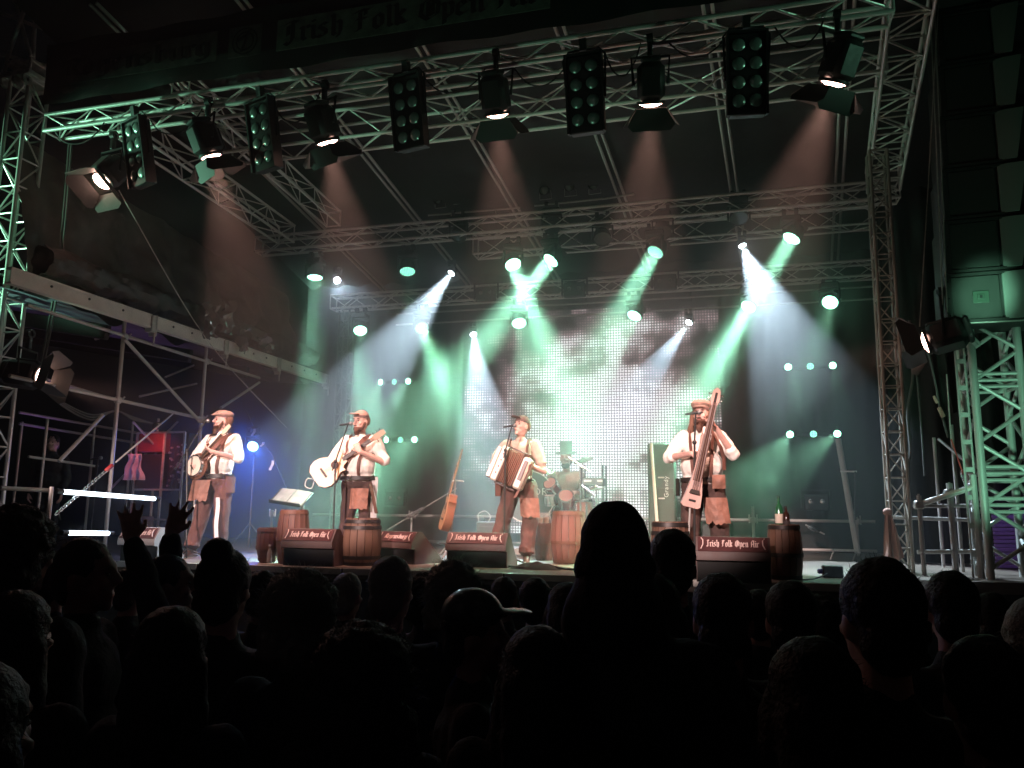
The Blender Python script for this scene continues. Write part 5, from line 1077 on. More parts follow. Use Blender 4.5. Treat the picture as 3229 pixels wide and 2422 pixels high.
def person(px, Y, ytop, spec, foot=None):
    """a standing performer facing the crowd; lengths below are in a 1.83 m tall frame"""
    x = at(px, ytop + 200, Y).x; H = at(px, ytop, Y).z - FLOOR; s = H / 1.83; W = Matrix.Translation((x, Y, FLOOR)) @ Matrix.Rotation(spec.get('rz', 0), 4, 'Z') @ Matrix.Scale(s, 4)
    t = empty('person', (0, 0, 0), spec['label'], 'person', 'band members playing on the stage', M=W)
    f = spec.get('fat', 0); sk = MB(); sm = spec.get('skin', skin_m)
    lean = spec.get('lean', 0)                       # sideways shift of the shoulders
    HM = Matrix.Translation((lean, spec.get('hy', 0), 0)) @ Matrix.Translation((0, .01, 1.54)) @ Matrix.Rotation(R(spec.get('turn', 0)), 4, 'Z') @ Matrix.Rotation(R(spec.get('nod', 0)), 4, 'X') @ Matrix.Rotation(R(spec.get('tilt', 0)), 4, 'Y') @ Matrix.Translation((0, -.01, -1.54))
    head(sk, HM, spec.get('jaw', 1)); cap_(sk, (lean * .9, .015, 1.46), (lean, .01, 1.585), .058, .054); sk.ell((lean * .8, .0, 1.33), (.155, .10, .17)); cap_(sk, (lean * .4, 0, 1.2), (0, 0, .98), .12, .12)
    sh = {}; spec_arms = spec['arms']
    for sgn in (-1, 1):
        S = V((sgn * .185 + lean, .01, 1.44)); el, wr, fd, pn, cu = spec_arms[sgn]; el, wr = V(el), V(wr); sh[sgn] = (S, el, wr)
        cap_(sk, S, el, .05, .042); cap_(sk, el, wr, .043, .028); hand(sk, wr, fd, pn, sgn, cu, 1.06)
        hip, kn, an = (V(q) for q in spec['legs'][sgn]); cap_(sk, hip, kn, .075, .055); cap_(sk, kn, an, .05, .036)
    o = grow(sk, 'body', sm, t, .0095, smooth=2)
    # face details
    for sgn in (-1, 1): build(MB().ell((sgn * .031, -.083, 1.682), (.011, .008, .007), n=8, m=6), 'eye', eye_m, t, HM); build(MB().ell((sgn * .033, -.094, 1.708), (.02, .006, .005), n=8, m=5), 'eyebrow', beard_m, t, HM)
    build(MB().ell((0, -.1015, 1.604), (.021, .006, .006 if not spec.get('sing') else .013), n=8, m=5), 'mouth', lip_m, t, HM)
    # shirt
    b = MB(); b.ell((lean * .8, -.005, 1.335), (.185 + .02 * f, .122 + .02 * f, .155)); b.ell((lean * .5, -.035 * f, 1.13), (.165 + .06 * f, .12 + .085 * f, .19)); cap_(b, (-.135 + lean, .01, 1.425), (.135 + lean, .01, 1.425), .07); b.ell((0, -.02 * f, 1.0), (.165 + .045 * f, .12 + .06 * f, .09)); cap_(b, (lean, .02, 1.47), (lean, .0, 1.50), .072, .064)
    for sgn in (-1, 1):
        S, el, wr = sh[sgn]; k = spec.get('sleeve', 1.0); cap_(b, S, S.lerp(el, .55), .074, .078); cap_(b, S.lerp(el, .5), S.lerp(el, min(k, 1)), .076, .070)
        if k > 1: cap_(b, el, el.lerp(wr, k - 1), .066, .056)
        c = S.lerp(el, k) if k <= 1 else el.lerp(wr, k - 1); d = ((el - S) if k <= 1 else (wr - el)).normalized(); b.tube(c - d * .02, c + d * .018, .064 if k > 1 else .074, None, 12); 
    grow(b, 'shirt', spec['shirt'], t, .012, smooth=3, wrinkle=.011, wscale=11, wstretch=(1, 1, .55), seed=px * .01)
    # trousers
    b = MB(); wd = spec.get('baggy', 1.0); b.ell((0, .0, .93), (.175 + .03 * f, .125 + .03 * f, .12)); b.ell((0, -.015 * f, 1.0), (.165 + .04 * f, .12 + .05 * f, .06))
    for sgn in (-1, 1):
        hip, kn, an = (V(q) for q in spec['legs'][sgn]); cap_(b, hip, kn, .100 * wd, .086 * wd); cap_(b, kn, an + V((0, 0, .07)), .084 * wd, .078 * wd); b.tube(an + V((0, .0, .12)), an + V((0, -.01, .035)), .078 * wd, .088 * wd, 12)
    grow(b, 'trousers', spec['trousers'], t, .013, smooth=3, wrinkle=.016, wscale=9, wstretch=(1, 1, .7), seed=px * .02)
    for sgn in (-1, 1):
        an = V(spec['legs'][sgn][2]); b = MB(); d = Matrix.Translation((an.x, an.y, 0)) @ Matrix.Rotation(R(spec.get('toe', {}).get(sgn, sgn * 14)), 4, 'Z'); b.ell((0, .0, .06), (.048, .06, .055), d); cap_(b, (0, -.02, .045), (0, -.16, .035), .045, .037, d); b.box((0, -.07, .012), (.085, .26, .02), d); grow(b, 'shoe', shoe_m, t, .010, smooth=1)
    # cap
    b = MB(); kind = spec['cap']
    if kind == 'flat': b.ell((0, .01, 1.765), (.098, .118, .05)); b.ell((0, -.055, 1.752), (.088, .075, .03)); b.ell((0, -.118, 1.738), (.068, .04, .010))
    elif kind == 'brim': b.ell((0, .012, 1.745), (.084, .104, .075)); b.ell((0, -.13, 1.762), (.066, .065, .011), Matrix.Translation((0, 0, 0)))
    elif kind == 'news': b.ell((0, .015, 1.79), (.112, .125, .05)); b.ell((0, .01, 1.745), (.088, .106, .04)); b.ell((0, -.115, 1.735), (.066, .045, .010))
    grow(b, 'cap', spec.get('capm', cap_m), t, .008, M=HM, smooth=2, wrinkle=.004, wscale=18)
    if kind in ('flat', 'news', 'brim'): build(MB().lathe([(.085, -.012), (.089, -.012), (.089, .012), (.085, .012)], 24), 'cap_band', cap_d, t, HM @ Matrix.Translation((0, .006, 1.735)) @ Matrix.Diagonal((.98, 1.17, 1, 1)))
    if spec.get('beard'):
        b = MB(); q = spec['beard']; b.ell((0, -.05, 1.585), (.060, .056, .035 + .02 * q)); b.ell((0, -.078, 1.56 - .03 * q), (.036, .03, .035 + .03 * q)); 
        for sgn in (-1, 1): cap_(b, (sgn * .066, .0, 1.66), (sgn * .052, -.045, 1.585), .017, .022)
        b.ell((0, -.104, 1.624), (.032, .010, .007)); grow(b, 'beard', spec.get('beardm', beard_m), t, .008, M=HM, smooth=1, wrinkle=.006, wscale=45)
    if spec.get('hair'):
        b = MB(); L = spec['hair']
        b.ell((0, .045, 1.69), (.088, .085, .085))
        if L > .1:
            for sgn in (-1, 1): cap_(b, (sgn * .078, .02, 1.69), (sgn * .105, -.02, 1.69 - L), .034, .030); cap_(b, (sgn * .05, .06, 1.66), (sgn * .07, .05, 1.66 - L), .04, .03)
        grow(b, 'hair', spec.get('hairm', hair_m), t, .009, M=HM, smooth=1, wrinkle=.010, wscale=30, wstretch=(1, 1, .25))
    # braces and belt
    def on_front(x, z):                                # a point just outside the shirt front
        k = (z - 1.13) / .19; fb = math.sqrt(max(0, 1 - k * k)) * (.12 + .085 * f) + .035 * f if abs(k) < 1 else 0
        k2 = (z - 1.335) / .155; fc = math.sqrt(max(0, 1 - k2 * k2)) * (.122 + .02 * f) + .005 if abs(k2) < 1 else 0
        q = max(fb, fc, .06); return -q * math.sqrt(max(.2, 1 - (x / (.22 + .04 * f)) ** 2)) - .012
    def ribbon(name, pts, w_, m, th=.006):
        b = MB(); P = [V(p) for p in pts]; vs = []; fs = []
        for i, p in enumerate(P):
            d = (P[min(i + 1, len(P) - 1)] - P[max(i - 1, 0)]).normalized(); n_ = V((p.x * .8, p.y if abs(p.y) > .02 else -.02, .0)).normalized(); l = d.cross(n_).normalized() * w_ / 2
            vs += [p - l, p + l, p + l + n_ * th, p - l + n_ * th]
        for i in range(len(P) - 1):
            for j in range(4): fs.append((4 * i + j, 4 * i + (j + 1) % 4, 4 * i + 4 + (j + 1) % 4, 4 * i + 4 + j))
        return build(b.add(vs, fs), name, m, t)
    for sgn in spec.get('braces', (-1, 1)):
        zs = [1.50, 1.47, 1.42, 1.36, 1.3, 1.23, 1.16, 1.1, 1.04, .99]
        ribbon('brace_strap', [(sgn * (.085 + .035 * (z - 1.0) / .5) + lean * (z - 1) * 1.6, .02 if z > 1.49 else (-.075 if z > 1.46 else on_front(sgn * .1, z)), z + (.012 if z > 1.46 else 0)) for z in zs], .032, spec.get('bracem', strap_m))
    if spec.get('belt', 1): build(MB().lathe([(1, -.022), (1.03, -.022), (1.03, .022), (1, .022)], 28, Matrix.Translation((0, -.018 * f, .985)) @ Matrix.Diagonal((.178 + .045 * f, .132 + .055 * f, 1, 1))), 'belt', belt_m, t); build(MB().box((0, 0, 0), (.05, .012, .045), bev=.006), 'buckle', CHROME, t, Matrix.Translation((-.02, -.152 - .075 * f, .985)))
    for nm, m, fn, nu, nv in spec.get('flaps', ()): build(MB().sheet(fn, nu, nv), nm, m, t)
    return t, ribbon
def ragged(x0, x1, y, z0, z1, bulge=.05, sw=0.0, seed=0):
    """a torn leather flap hanging over a thigh"""
    def fn(u, v):
        zz = z0 + (z1 - z0) * v * (1 + .16 * noise.noise(V((u * 6, seed, 3)))); x = x0 + (x1 - x0) * u + sw * v
        return (x, y - bulge * math.sin(u * math.pi) - .02 * v + .014 * noise.noise(V((u * 7, v * 5, seed))), zz)
    return fn
def local(t, px, py, dy):
    """a photo pixel on the plane dy behind the performer's middle, in the performer's own frame"""
    return WM[t.name].inverted() @ at(px, py, WM[t.name].translation.y + dy)

# banjo player
bj, rib = person(688, 9.3, 1290, dict(label='stout banjo player in flat cap, cream shirt and brown breeches, facing his microphone', fat=.55, turn=-48, nod=-4, lean=.02, jaw=1.05, hy=-.01,
    arms={-1: ((-.34, -.04, 1.17), (-.20, -.235, 1.13), (.75, -.3, -.25), (.2, .8, -.2), .45), 1: ((.32, -.06, 1.20), (.10, -.30, 1.27), (-.75, -.1, .45), (.1, .5, .8), .7)}, sleeve=1.12,
    legs={-1: ((-.11, 0, .92), (-.17, -.03, .50), (-.26, -.04, .08)), 1: ((.10, .01, .92), (.10, -.02, .50), (.09, .02, .08))}, shirt=cream, trousers=brown_tr, baggy=1.12, cap='flat', beard=.5, hair=.02,
    flaps=(('leather_flap', leather, ragged(-.24, .02, -.165, .93, .68, .05, -.03, 1), 14, 10), ('white_strip', white_m, lambda u, v: (.10 + .07 * u + .02 * v, -.155 - .02 * u + .01 * math.sin(v * 9), .72 - .62 * v), 5, 14), ('pouch', strap_m, lambda u, v: (.185 + .05 * math.sin(u * 3.14), -.1 + .2 * u, .98 - .2 * v), 8, 6))))
rib('shoulder_strap', [(.12, .03, 1.50), (.10, -.10, 1.45), (.07, -.165, 1.36), (.02, -.225, 1.24), (-.05, -.27, 1.16)], .05, strap_m)
bw = WM[bj.name]
t = empty('banjo', (0, 0, 0), 'five string banjo held across the chest of the player in the cream shirt', 'banjo', M=bw @ Matrix.Translation((-.15, -.27, 1.10)) @ Matrix.Rotation(R(-18), 4, 'Z') @ Matrix.Rotation(R(46), 4, 'Y') @ Matrix.Rotation(R(-8), 4, 'X'))
BX = Matrix.Rotation(R(90), 4, 'X')
build(MB().lathe([(0, .0), (.125, .0)], 28, BX), 'drumhead', mat('banjo_head', (.55, .5, .42), .6), t)
build(MB().lathe([(.122, .012), (.137, .012), (.137, -.05), (.128, -.05), (.122, .012)], 28, BX), 'rim', CHROME, t); build(MB().lathe([(.137, -.04), (.165, -.045), (.165, -.06), (0, -.07)], 28, BX), 'resonator', mat('banjo_back', (.12, .05, .03), .4), t)
for k in range(14): put('tension_hook', MB().tube((.145, -.0, 0), (.145, .05, 0), .005, n=6).mesh('tension_hook', CHROME), t, Matrix.Rotation(R(k * 360 / 14), 4, 'Y'))
build(MB().box((0, .005, .33), (.034, .022, .44), bev=.006), 'neck', MATS['neck_wood'], t); build(MB().box((0, -.009, .33), (.03, .005, .43)), 'fretboard', MATS['ebony'], t)
hs = build(MB().prism([(-.02, .55), (.02, .55), (.034, .6), (.026, .70), (-.026, .70), (-.034, .6)], -.004, .012), 'headstock', mat('banjo_headstock', (.45, .38, .30), .4), t)
for sg in (-1, 1):
    for k in range(2): build(MB().tube((sg * .03, .004, .6 + .05 * k), (sg * .055, .004, .6 + .05 * k), .005).ell((sg * .06, .004, .6 + .05 * k), .009, n=8, m=5), 'tuning_peg', CHROME, hs)
build(MB().box((0, -.012, -.03), (.07, .02, .008)), 'bridge', MATS['ebony'], t)
# guitarist
gu, rib = person(1133, 9.2, 1290, dict(label='big bearded guitarist in a peaked cap and cream shirt behind the dark barrel', fat=1.0, turn=-14, nod=2, jaw=1.12, skin=skin2_m,
    arms={-1: ((-.38, -.02, 1.16), (-.24, -.30, 1.14), (.8, -.15, -.35), (.1, .9, -.1), .3), 1: ((.36, -.06, 1.17), (.165, -.34, 1.28), (-.45, -.1, .75), (-.3, .8, .2), .75)}, sleeve=.92,
    legs={-1: ((-.11, 0, .92), (-.12, -.02, .50), (-.13, .0, .08)), 1: ((.11, .0, .92), (.12, -.02, .50), (.13, .0, .08))}, shirt=cream, trousers=dark_tr, baggy=1.1, cap='brim', beard=.3, hair=.02,
    flaps=(('leather_flap', leather, ragged(-.01, .22, -.19, .86, .62, .05, .0, 5), 14, 10), ('white_strip', white_m, lambda u, v: (.20 + .05 * u, -.07 + .06 * u + .01 * math.sin(v * 9), 1.0 - .65 * v), 5, 14), ('holster', strap_m, lambda u, v: (.205 + .02 * u + .09 * v, -.16 + .05 * u, .93 - .36 * v), 4, 6))))
rib('shoulder_strap', [(.10, .03, 1.50), (.09, -.10, 1.45), (.05, -.175, 1.36), (-.02, -.25, 1.22), (-.08, -.30, 1.12)], .055, strap_m)
t = empty('acoustic_guitar', (0, 0, 0), 'pale topped cutaway guitar played by the big bearded guitarist', 'guitar', M=WM[gu.name] @ Matrix.Translation((-.20, -.36, 1.09)) @ Matrix.Rotation(R(10), 4, 'Z') @ Matrix.Rotation(R(53), 4, 'Y') @ Matrix.Rotation(R(-10), 4, 'X') @ Matrix.Scale(.92, 4))
make_guitar(t, spruce, mahog)
wire('guitar_lead', 'thin looped white cable at the tail of the pale guitar', [WM[t.name] @ V((0, .03, -.24)), WM[t.name] @ V((.07, .03, -.33)), WM[t.name] @ V((0, .03, -.38)), WM[t.name] @ V((-.06, .03, -.31)), WM[t.name] @ V((-.01, .03, -.25))], .005, head_m)
# accordion player
ac, rib = person(1641, 9.85, 1305, dict(label='slim accordion player in a dark peaked cap and brown trousers before the drum kit', fat=0.0, turn=-28, nod=-10, skin=skin2_m,
    arms={-1: ((-.35, -.02, 1.22), (-.235, -.22, 1.31), (.45, -.35, -.25), (.6, .6, .2), .35), 1: ((.31, -.05, 1.11), (.135, -.26, 1.18), (-.85, .0, .15), (.2, .95, 0), .5)}, sleeve=.72,
    legs={-1: ((-.10, 0, .92), (-.20, -.05, .52), (-.31, -.02, .08)), 1: ((.10, .0, .92), (.14, -.05, .50), (.10, -.06, .08))}, shirt=grey_sh, trousers=brown_tr, baggy=1.18, cap='brim', capm=cap_d, hair=.02,
    flaps=(('leather_flap', leather, ragged(.03, .27, -.15, .78, .55, .05, .02, 9), 14, 10), ('tool_bag', strap_m, lambda u, v: (-.22 + .1 * math.sin(u * 3.14) * -1, -.12 + .2 * u, .96 - .16 * v), 8, 6))))
rib('harness_strap', [(-.12, .03, 1.49), (-.12, -.10, 1.45), (-.13, -.15, 1.37), (-.11, -.2, 1.28)], .045, strap_m)
rib('harness_strap', [(.12, .03, 1.49), (.14, -.10, 1.43), (.15, -.16, 1.33), (.12, -.2, 1.24), (.08, -.22, 1.16)], .045, strap_m)
t = empty('accordion', (0, 0, 0), 'cream and brown piano accordion tilted across the slim player', 'accordion', M=WM[ac.name] @ Matrix.Translation((-.03, -.30, 1.13)) @ Matrix.Rotation(R(22), 4, 'Y') @ Matrix.Rotation(R(-6), 4, 'X'))
acc_m = mat('accordion_cream', (.68, .58, .48), .3, var=.1); bel_m = mat('bellows', (.20, .09, .06), .6); acc_d = mat('accordion_trim', (.07, .03, .025), .4)
build(MB().box((-.145, .0, .0), (.10, .20, .44), bev=.02), 'treble_side', acc_m, t); build(MB().box((.155, .0, -.01), (.11, .20, .40), bev=.025), 'bass_side', acc_m, t)
kb = build(MB().box((-.215, -.02, -.01), (.05, .13, .40), bev=.01), 'keyboard', acc_d, t)
key = MB().box((0, 0, 0), (.046, .012, .019), bev=.002).mesh('key', mat('ivory', (.75, .7, .62), .3))
for k in range(18): put('key', key, kb, Matrix.Translation((-.218, -.092, -.19 + .0215 * k)))
bf = MB().box((0, 0, 0), (.011, .19, .41), bev=.004).mesh('bellows_fold', bel_m)
for k in range(9): put('bellows_fold', bf, t, Matrix.Translation((-.085 + .0215 * k, .006 * (k % 2), -.003)) @ Matrix.Diagonal((1.3, 1, .98 + .02 * (k % 2), 1)))
for x, m in ((-.095, acc_d), (.098, acc_d)): build(MB().box((x, 0, 0), (.012, .205, .43), bev=.005), 'bellows_frame', m, t)
build(MB().box((.0, -.0, .232), (.30, .03, .018), bev=.006).box((0, 0, -.232), (.28, .03, .018), bev=.006), 'closing_strap', acc_d, t); build(MB().box((.16, -.105, .02), (.05, .015, .25), bev=.006), 'bass_grille', acc_d, t)
for k in range(4): build(MB().lathe([(0, -.006), (.012, -.006), (.012, 0), (0, 0)], 10, Matrix.Translation((-.14, -.103, -.12 + .08 * k)) @ Matrix.Rotation(R(90), 4, 'X')), 'register_switch', mat('red_paint', (.35, .04, .04), .5), t)
build(MB().sheet(lambda u, v: (.20 + .03 * u - .02 * v, -.09 + .03 * math.sin(v * 3), .12 - .44 * v + .02 * u), 3, 10), 'hand_strap', strap_m, t)
# upright bass player
ba, rib = person(2214, 8.62, 1262, dict(label='large long-haired bass player in newsboy cap, white shirt and ragged leather breeches', fat=1.0, turn=-10, nod=-6, jaw=1.05,
    arms={-1: ((-.34, -.05, 1.22), (-.10, -.33, 1.24), (.9, -.25, -.1), (.1, .6, -.7), .45), 1: ((.32, -.10, 1.24), (.155, -.26, 1.50), (-.35, -.35, .8), (-.75, -.1, -.1), .55)}, sleeve=1.18,
    legs={-1: ((-.11, 0, .92), (-.13, -.10, .50), (-.125, -.16, .08)), 1: ((.11, .0, .92), (.15, -.02, .50), (.18, .05, .08))}, shirt=cream, trousers=dark_tr, baggy=1.2, cap='news', beard=1.0, hair=.20, hairm=hair_m,
    flaps=(('leather_flap', leather, ragged(.0, .24, -.20, .80, .54, .05, .03, 12), 16, 10), ('belt_pouch', leather, lambda u, v: (.10 + .13 * u, -.235 - .035 * math.sin(u * 3.14) * math.sin(v * 3.14), 1.03 - .14 * v), 8, 8), ('dark_pouch', belt_m, lambda u, v: (-.24 - .04 * math.sin(u * 3.14), -.1 + .18 * u, 1.0 - .18 * v), 8, 6))))
rib('vest_edge', [(.11, .03, 1.50), (.14, -.10, 1.43), (.19, -.14, 1.32), (.22, -.15, 1.2), (.22, -.15, 1.08)], .05, strap_m)
pt, pb = V((.175, -.42, 1.86)), V((-.115, -.42, .70)); ax = (pt - pb); Lb = ax.length
t = empty('upright_bass', (0, 0, 0), 'slim stick electric upright bass with a pale lower body held by the long-haired player', 'bass', M=WM[ba.name] @ Matrix.Translation(pb) @ Matrix.Rotation(math.atan2(ax.x, ax.z), 4, 'Y') @ Matrix.Rotation(R(12), 4, 'Z'))
bs_m = mat('bass_body', (.58, .38, .33), .3, var=.15, vscale=4); 
build(MB().prism([(-.10, .02), (-.07, 0), (.065, 0), (.092, .02), (.082, .14), (.05, .30), (-.05, .30), (-.075, .14)], -.01, .06), 'body', bs_m, t); build(MB().prism([(-.05, .27), (.05, .27), (.042, .75), (-.04, .75)], 0, .05), 'stem', bs_m, t)
build(MB().prism([(-.042, .27), (.042, .27), (.027, 1.05), (-.027, 1.05)], -.022, -.004), 'fingerboard', mat('fingerboard_brown', (.22, .13, .10), .4), t); build(MB().box((0, .015, .90), (.05, .03, .36), bev=.01), 'neck', MATS['neck_wood'], t)
hs = build(MB().prism([(-.027, 1.04), (.027, 1.04), (.045, 1.10), (.036, 1.20), (0, 1.235), (-.036, 1.20), (-.045, 1.10)], -.012, .016), 'scroll_head', bs_m, t); build(MB().prism([(-.012, 1.08), (.012, 1.08), (.012, 1.18), (-.012, 1.18)], -.016, -.012), 'string_slot', belt_m, hs)
for sg in (-1, 1):
    for k in range(2): build(MB().tube((sg * .04, .0, 1.11 + .05 * k), (sg * .065, .0, 1.11 + .05 * k), .006).ell((sg * .07, 0, 1.11 + .05 * k), .011, n=8, m=5), 'tuning_key', CHROME, hs)
for k in range(4): build(MB().tube((-.033 + .022 * k, -.045, .16), (-.018 + .012 * k, -.024, 1.08), .0035, n=5), 'string', mat('bass_string', (.05, .03, .03), .4, .3), t)
build(MB().prism([(-.05, .14), (.05, .14), (.04, .18), (-.04, .18)], -.05, -.01), 'bridge', MATS['ebony'], t); build(MB().box((-.0, -.013, .07), (.07, .008, .022), bev=.003), 'pickup', belt_m, t); strut('end_pin', WM[t.name] @ V((0, .03, 0)), V(((WM[t.name] @ V((0, .03, 0))).x - .05, (WM[t.name] @ V((0, .03, 0))).y, FLOOR)), .010, STEEL, t)
# drummer behind the kit
DX = at(1785, 1500, 12.1); ht = at(1785, 1398, 12.1).z - FLOOR
dr, rib = None, None
W = Matrix.Translation((DX.x, 12.1, FLOOR)) @ Matrix.Scale(ht / 1.48, 4); t = empty('person', (0, 0, 0), 'hazy drummer in a tall hat sitting behind the drum kit', 'person', M=W)
sk = MB(); HM = Matrix.Translation((0, 0, -.40)); head(sk, HM); cap_(sk, (0, .01, 1.05), (0, .01, 1.19), .058, .054); sk.ell((0, 0, .93), (.155, .10, .17)); cap_(sk, (0, 0, .85), (0, .02, .6), .12, .13)
for sg in (-1, 1): cap_(sk, (sg * .185, .01, 1.04), (sg * .30, -.08, .80), .05, .042); cap_(sk, (sg * .30, -.08, .80), (sg * .16, -.30, .80), .042, .028); hand(sk, (sg * .16, -.30, .80), (-.3 * sg, -.8, .1), (0, 0, -1), sg, .8); cap_(sk, (sg * .1, 0, .56), (sg * .2, -.38, .55), .08, .06); cap_(sk, (sg * .2, -.38, .55), (sg * .2, -.36, .08), .055, .04); cap_(sk, (sg * .2, -.36, .05), (sg * .2, -.52, .04), .04)
grow(sk, 'body', skin_m, t, .012, smooth=2)
b = MB(); b.ell((0, 0, .93), (.195, .13, .17)); b.ell((0, -.02, .72), (.19, .15, .18)); cap_(b, (-.13, .01, 1.02), (.13, .01, 1.02), .075)
for sg in (-1, 1): cap_(b, (sg * .185, .01, 1.03), (sg * .30, -.08, .80), .075, .07)
grow(b, 'shirt', mat('brown_shirt', (.34, .26, .2), .9, var=.2), t, .014, wrinkle=.01, wscale=11)
b = MB(); b.ell((0, .0, .56), (.19, .16, .1))
for sg in (-1, 1): cap_(b, (sg * .1, 0, .56), (sg * .2, -.38, .55), .1, .085); cap_(b, (sg * .2, -.38, .55), (sg * .2, -.36, .10), .08, .07)
grow(b, 'trousers', dark_tr, t, .016, wrinkle=.01)
build(MB().lathe([(.0, .17), (.085, .165), (.092, .14), (.084, .02), (.15, .0), (.15, -.008), (.082, -.004)], 24, HM @ Matrix.Translation((0, .01, 1.75)) @ Matrix.Rotation(R(8), 4, 'X')), 'hat', mat('grey_hat', (.20, .23, .20), .9, bump=.3), t)
b = MB(); b.ell((0, -.05, 1.575), (.058, .055, .045)); b.ell((0, .05, 1.66), (.085, .075, .09)); grow(b, 'beard', beard_m, t, .01, M=HM, wrinkle=.006, wscale=40)
for sg in (-1, 1): q = empty('drumstick', WM[t.name] @ V((sg * .13, -.36, .79)), ('drumstick in the hand of the drummer beside the small red tom', 'drumstick in the hand of the drummer beside the low cymbal')[sg > 0], 'drumstick', 'drumsticks of the drummer'); strut('shaft', WM[t.name] @ V((sg * .15, -.33, .785)), WM[t.name] @ V((sg * .03, -.68, .86)), .008, mat('stick_wood', (.5, .35, .2), .5), q); build(MB().ell((0, 0, 0), .011, n=8, m=5), 'tip', MATS['stick_wood'], q, W=Matrix.Translation(WM[t.name] @ V((sg * .03, -.68, .86))))
t = empty('drum_stool', (DX.x, 12.14, FLOOR), 'round black drum stool under the drummer', 'stool'); build(MB().lathe([(0, .46), (.17, .46), (.18, .5), (.15, .53), (0, .53)], 20), 'seat', RUBBER, t); strut('post', (DX.x, 12.14, FLOOR), (DX.x, 12.14, FLOOR + .46), .02, CHROME, t)
for a in (0, 2.1, 4.2): strut('leg', (DX.x, 12.14, FLOOR + .25), (DX.x + .25 * math.cos(a), 12.14 + .25 * math.sin(a), FLOOR + .01), .011, CHROME, t)

# ------------------------------------------------------------------ spectators and the engineer: same construction, simpler clothes
cloth_cols = [mat('dark_jacket', (.028, .028, .03), .9, bump=.3, bscale=60), mat('black_jacket', (.018, .018, .018), .85, bump=.3, bscale=60), mat('navy_jacket', (.02, .022, .035), .9, bump=.3, bscale=60), mat('brown_jacket', (.035, .028, .022), .9, bump=.3, bscale=60)]
jeans = mat('dark_jeans', (.02, .022, .03), .9)
HAIRS = {'dark': mat('dark_hair', (.014, .011, .010), .6, bump=.5, bscale=80), 'grey': mat('grey_hair', (.30, .29, .26), .6, bump=.5, bscale=80), 'fair': mat('fair_hair', (.12, .09, .06), .6, bump=.5, bscale=80), 'brown': mat('chestnut_hair', (.03, .02, .015), .6, bump=.5, bscale=80)}
def strands(name, M, c, r, n, ln, wv, m, parent, seed, down=0.0, zmin=-.4):
    """loose locks standing off the hair: thin curved slivers"""
    rr = random.Random(seed); vs = []; fs = []; c = V(c)
    while n > 0:
        d = V((rr.gauss(0, 1), rr.gauss(0, 1), rr.gauss(0, 1))).normalized()
        if d.z < zmin or (d.y < -.5 and d.z < .35): continue
        n -= 1; p = c + V((d.x * r[0], d.y * r[1], d.z * r[2])); tg = d.cross(V((rr.gauss(0, 1), rr.gauss(0, 1), rr.gauss(0, 1)))).normalized(); t0 = d.cross(V((rr.gauss(0, 1), rr.gauss(0, 1), rr.gauss(0, 1)))).normalized(); w_ = .0007 + .0009 * rr.random()
        k0 = len(vs); L = ln * rr.uniform(.4, 1.3); q = p - d * .010; g = (d * .55 + tg * .8).normalized()
        for i in range(5):
            f = i / 4; vs += [q - t0 * w_ * (1 - f * .9), q + t0 * w_ * (1 - f * .9)]
            g = (g + V((rr.gauss(0, wv), rr.gauss(0, wv), rr.gauss(0, wv) - down * f))).normalized(); q = q + g * L / 4
        for i in range(4): fs.append((k0 + 2 * i, k0 + 2 * i + 1, k0 + 2 * i + 3, k0 + 2 * i + 2))
    o = build(MB().add(vs, fs), name, m, parent, M); o['kind'] = 'stuff'; return o
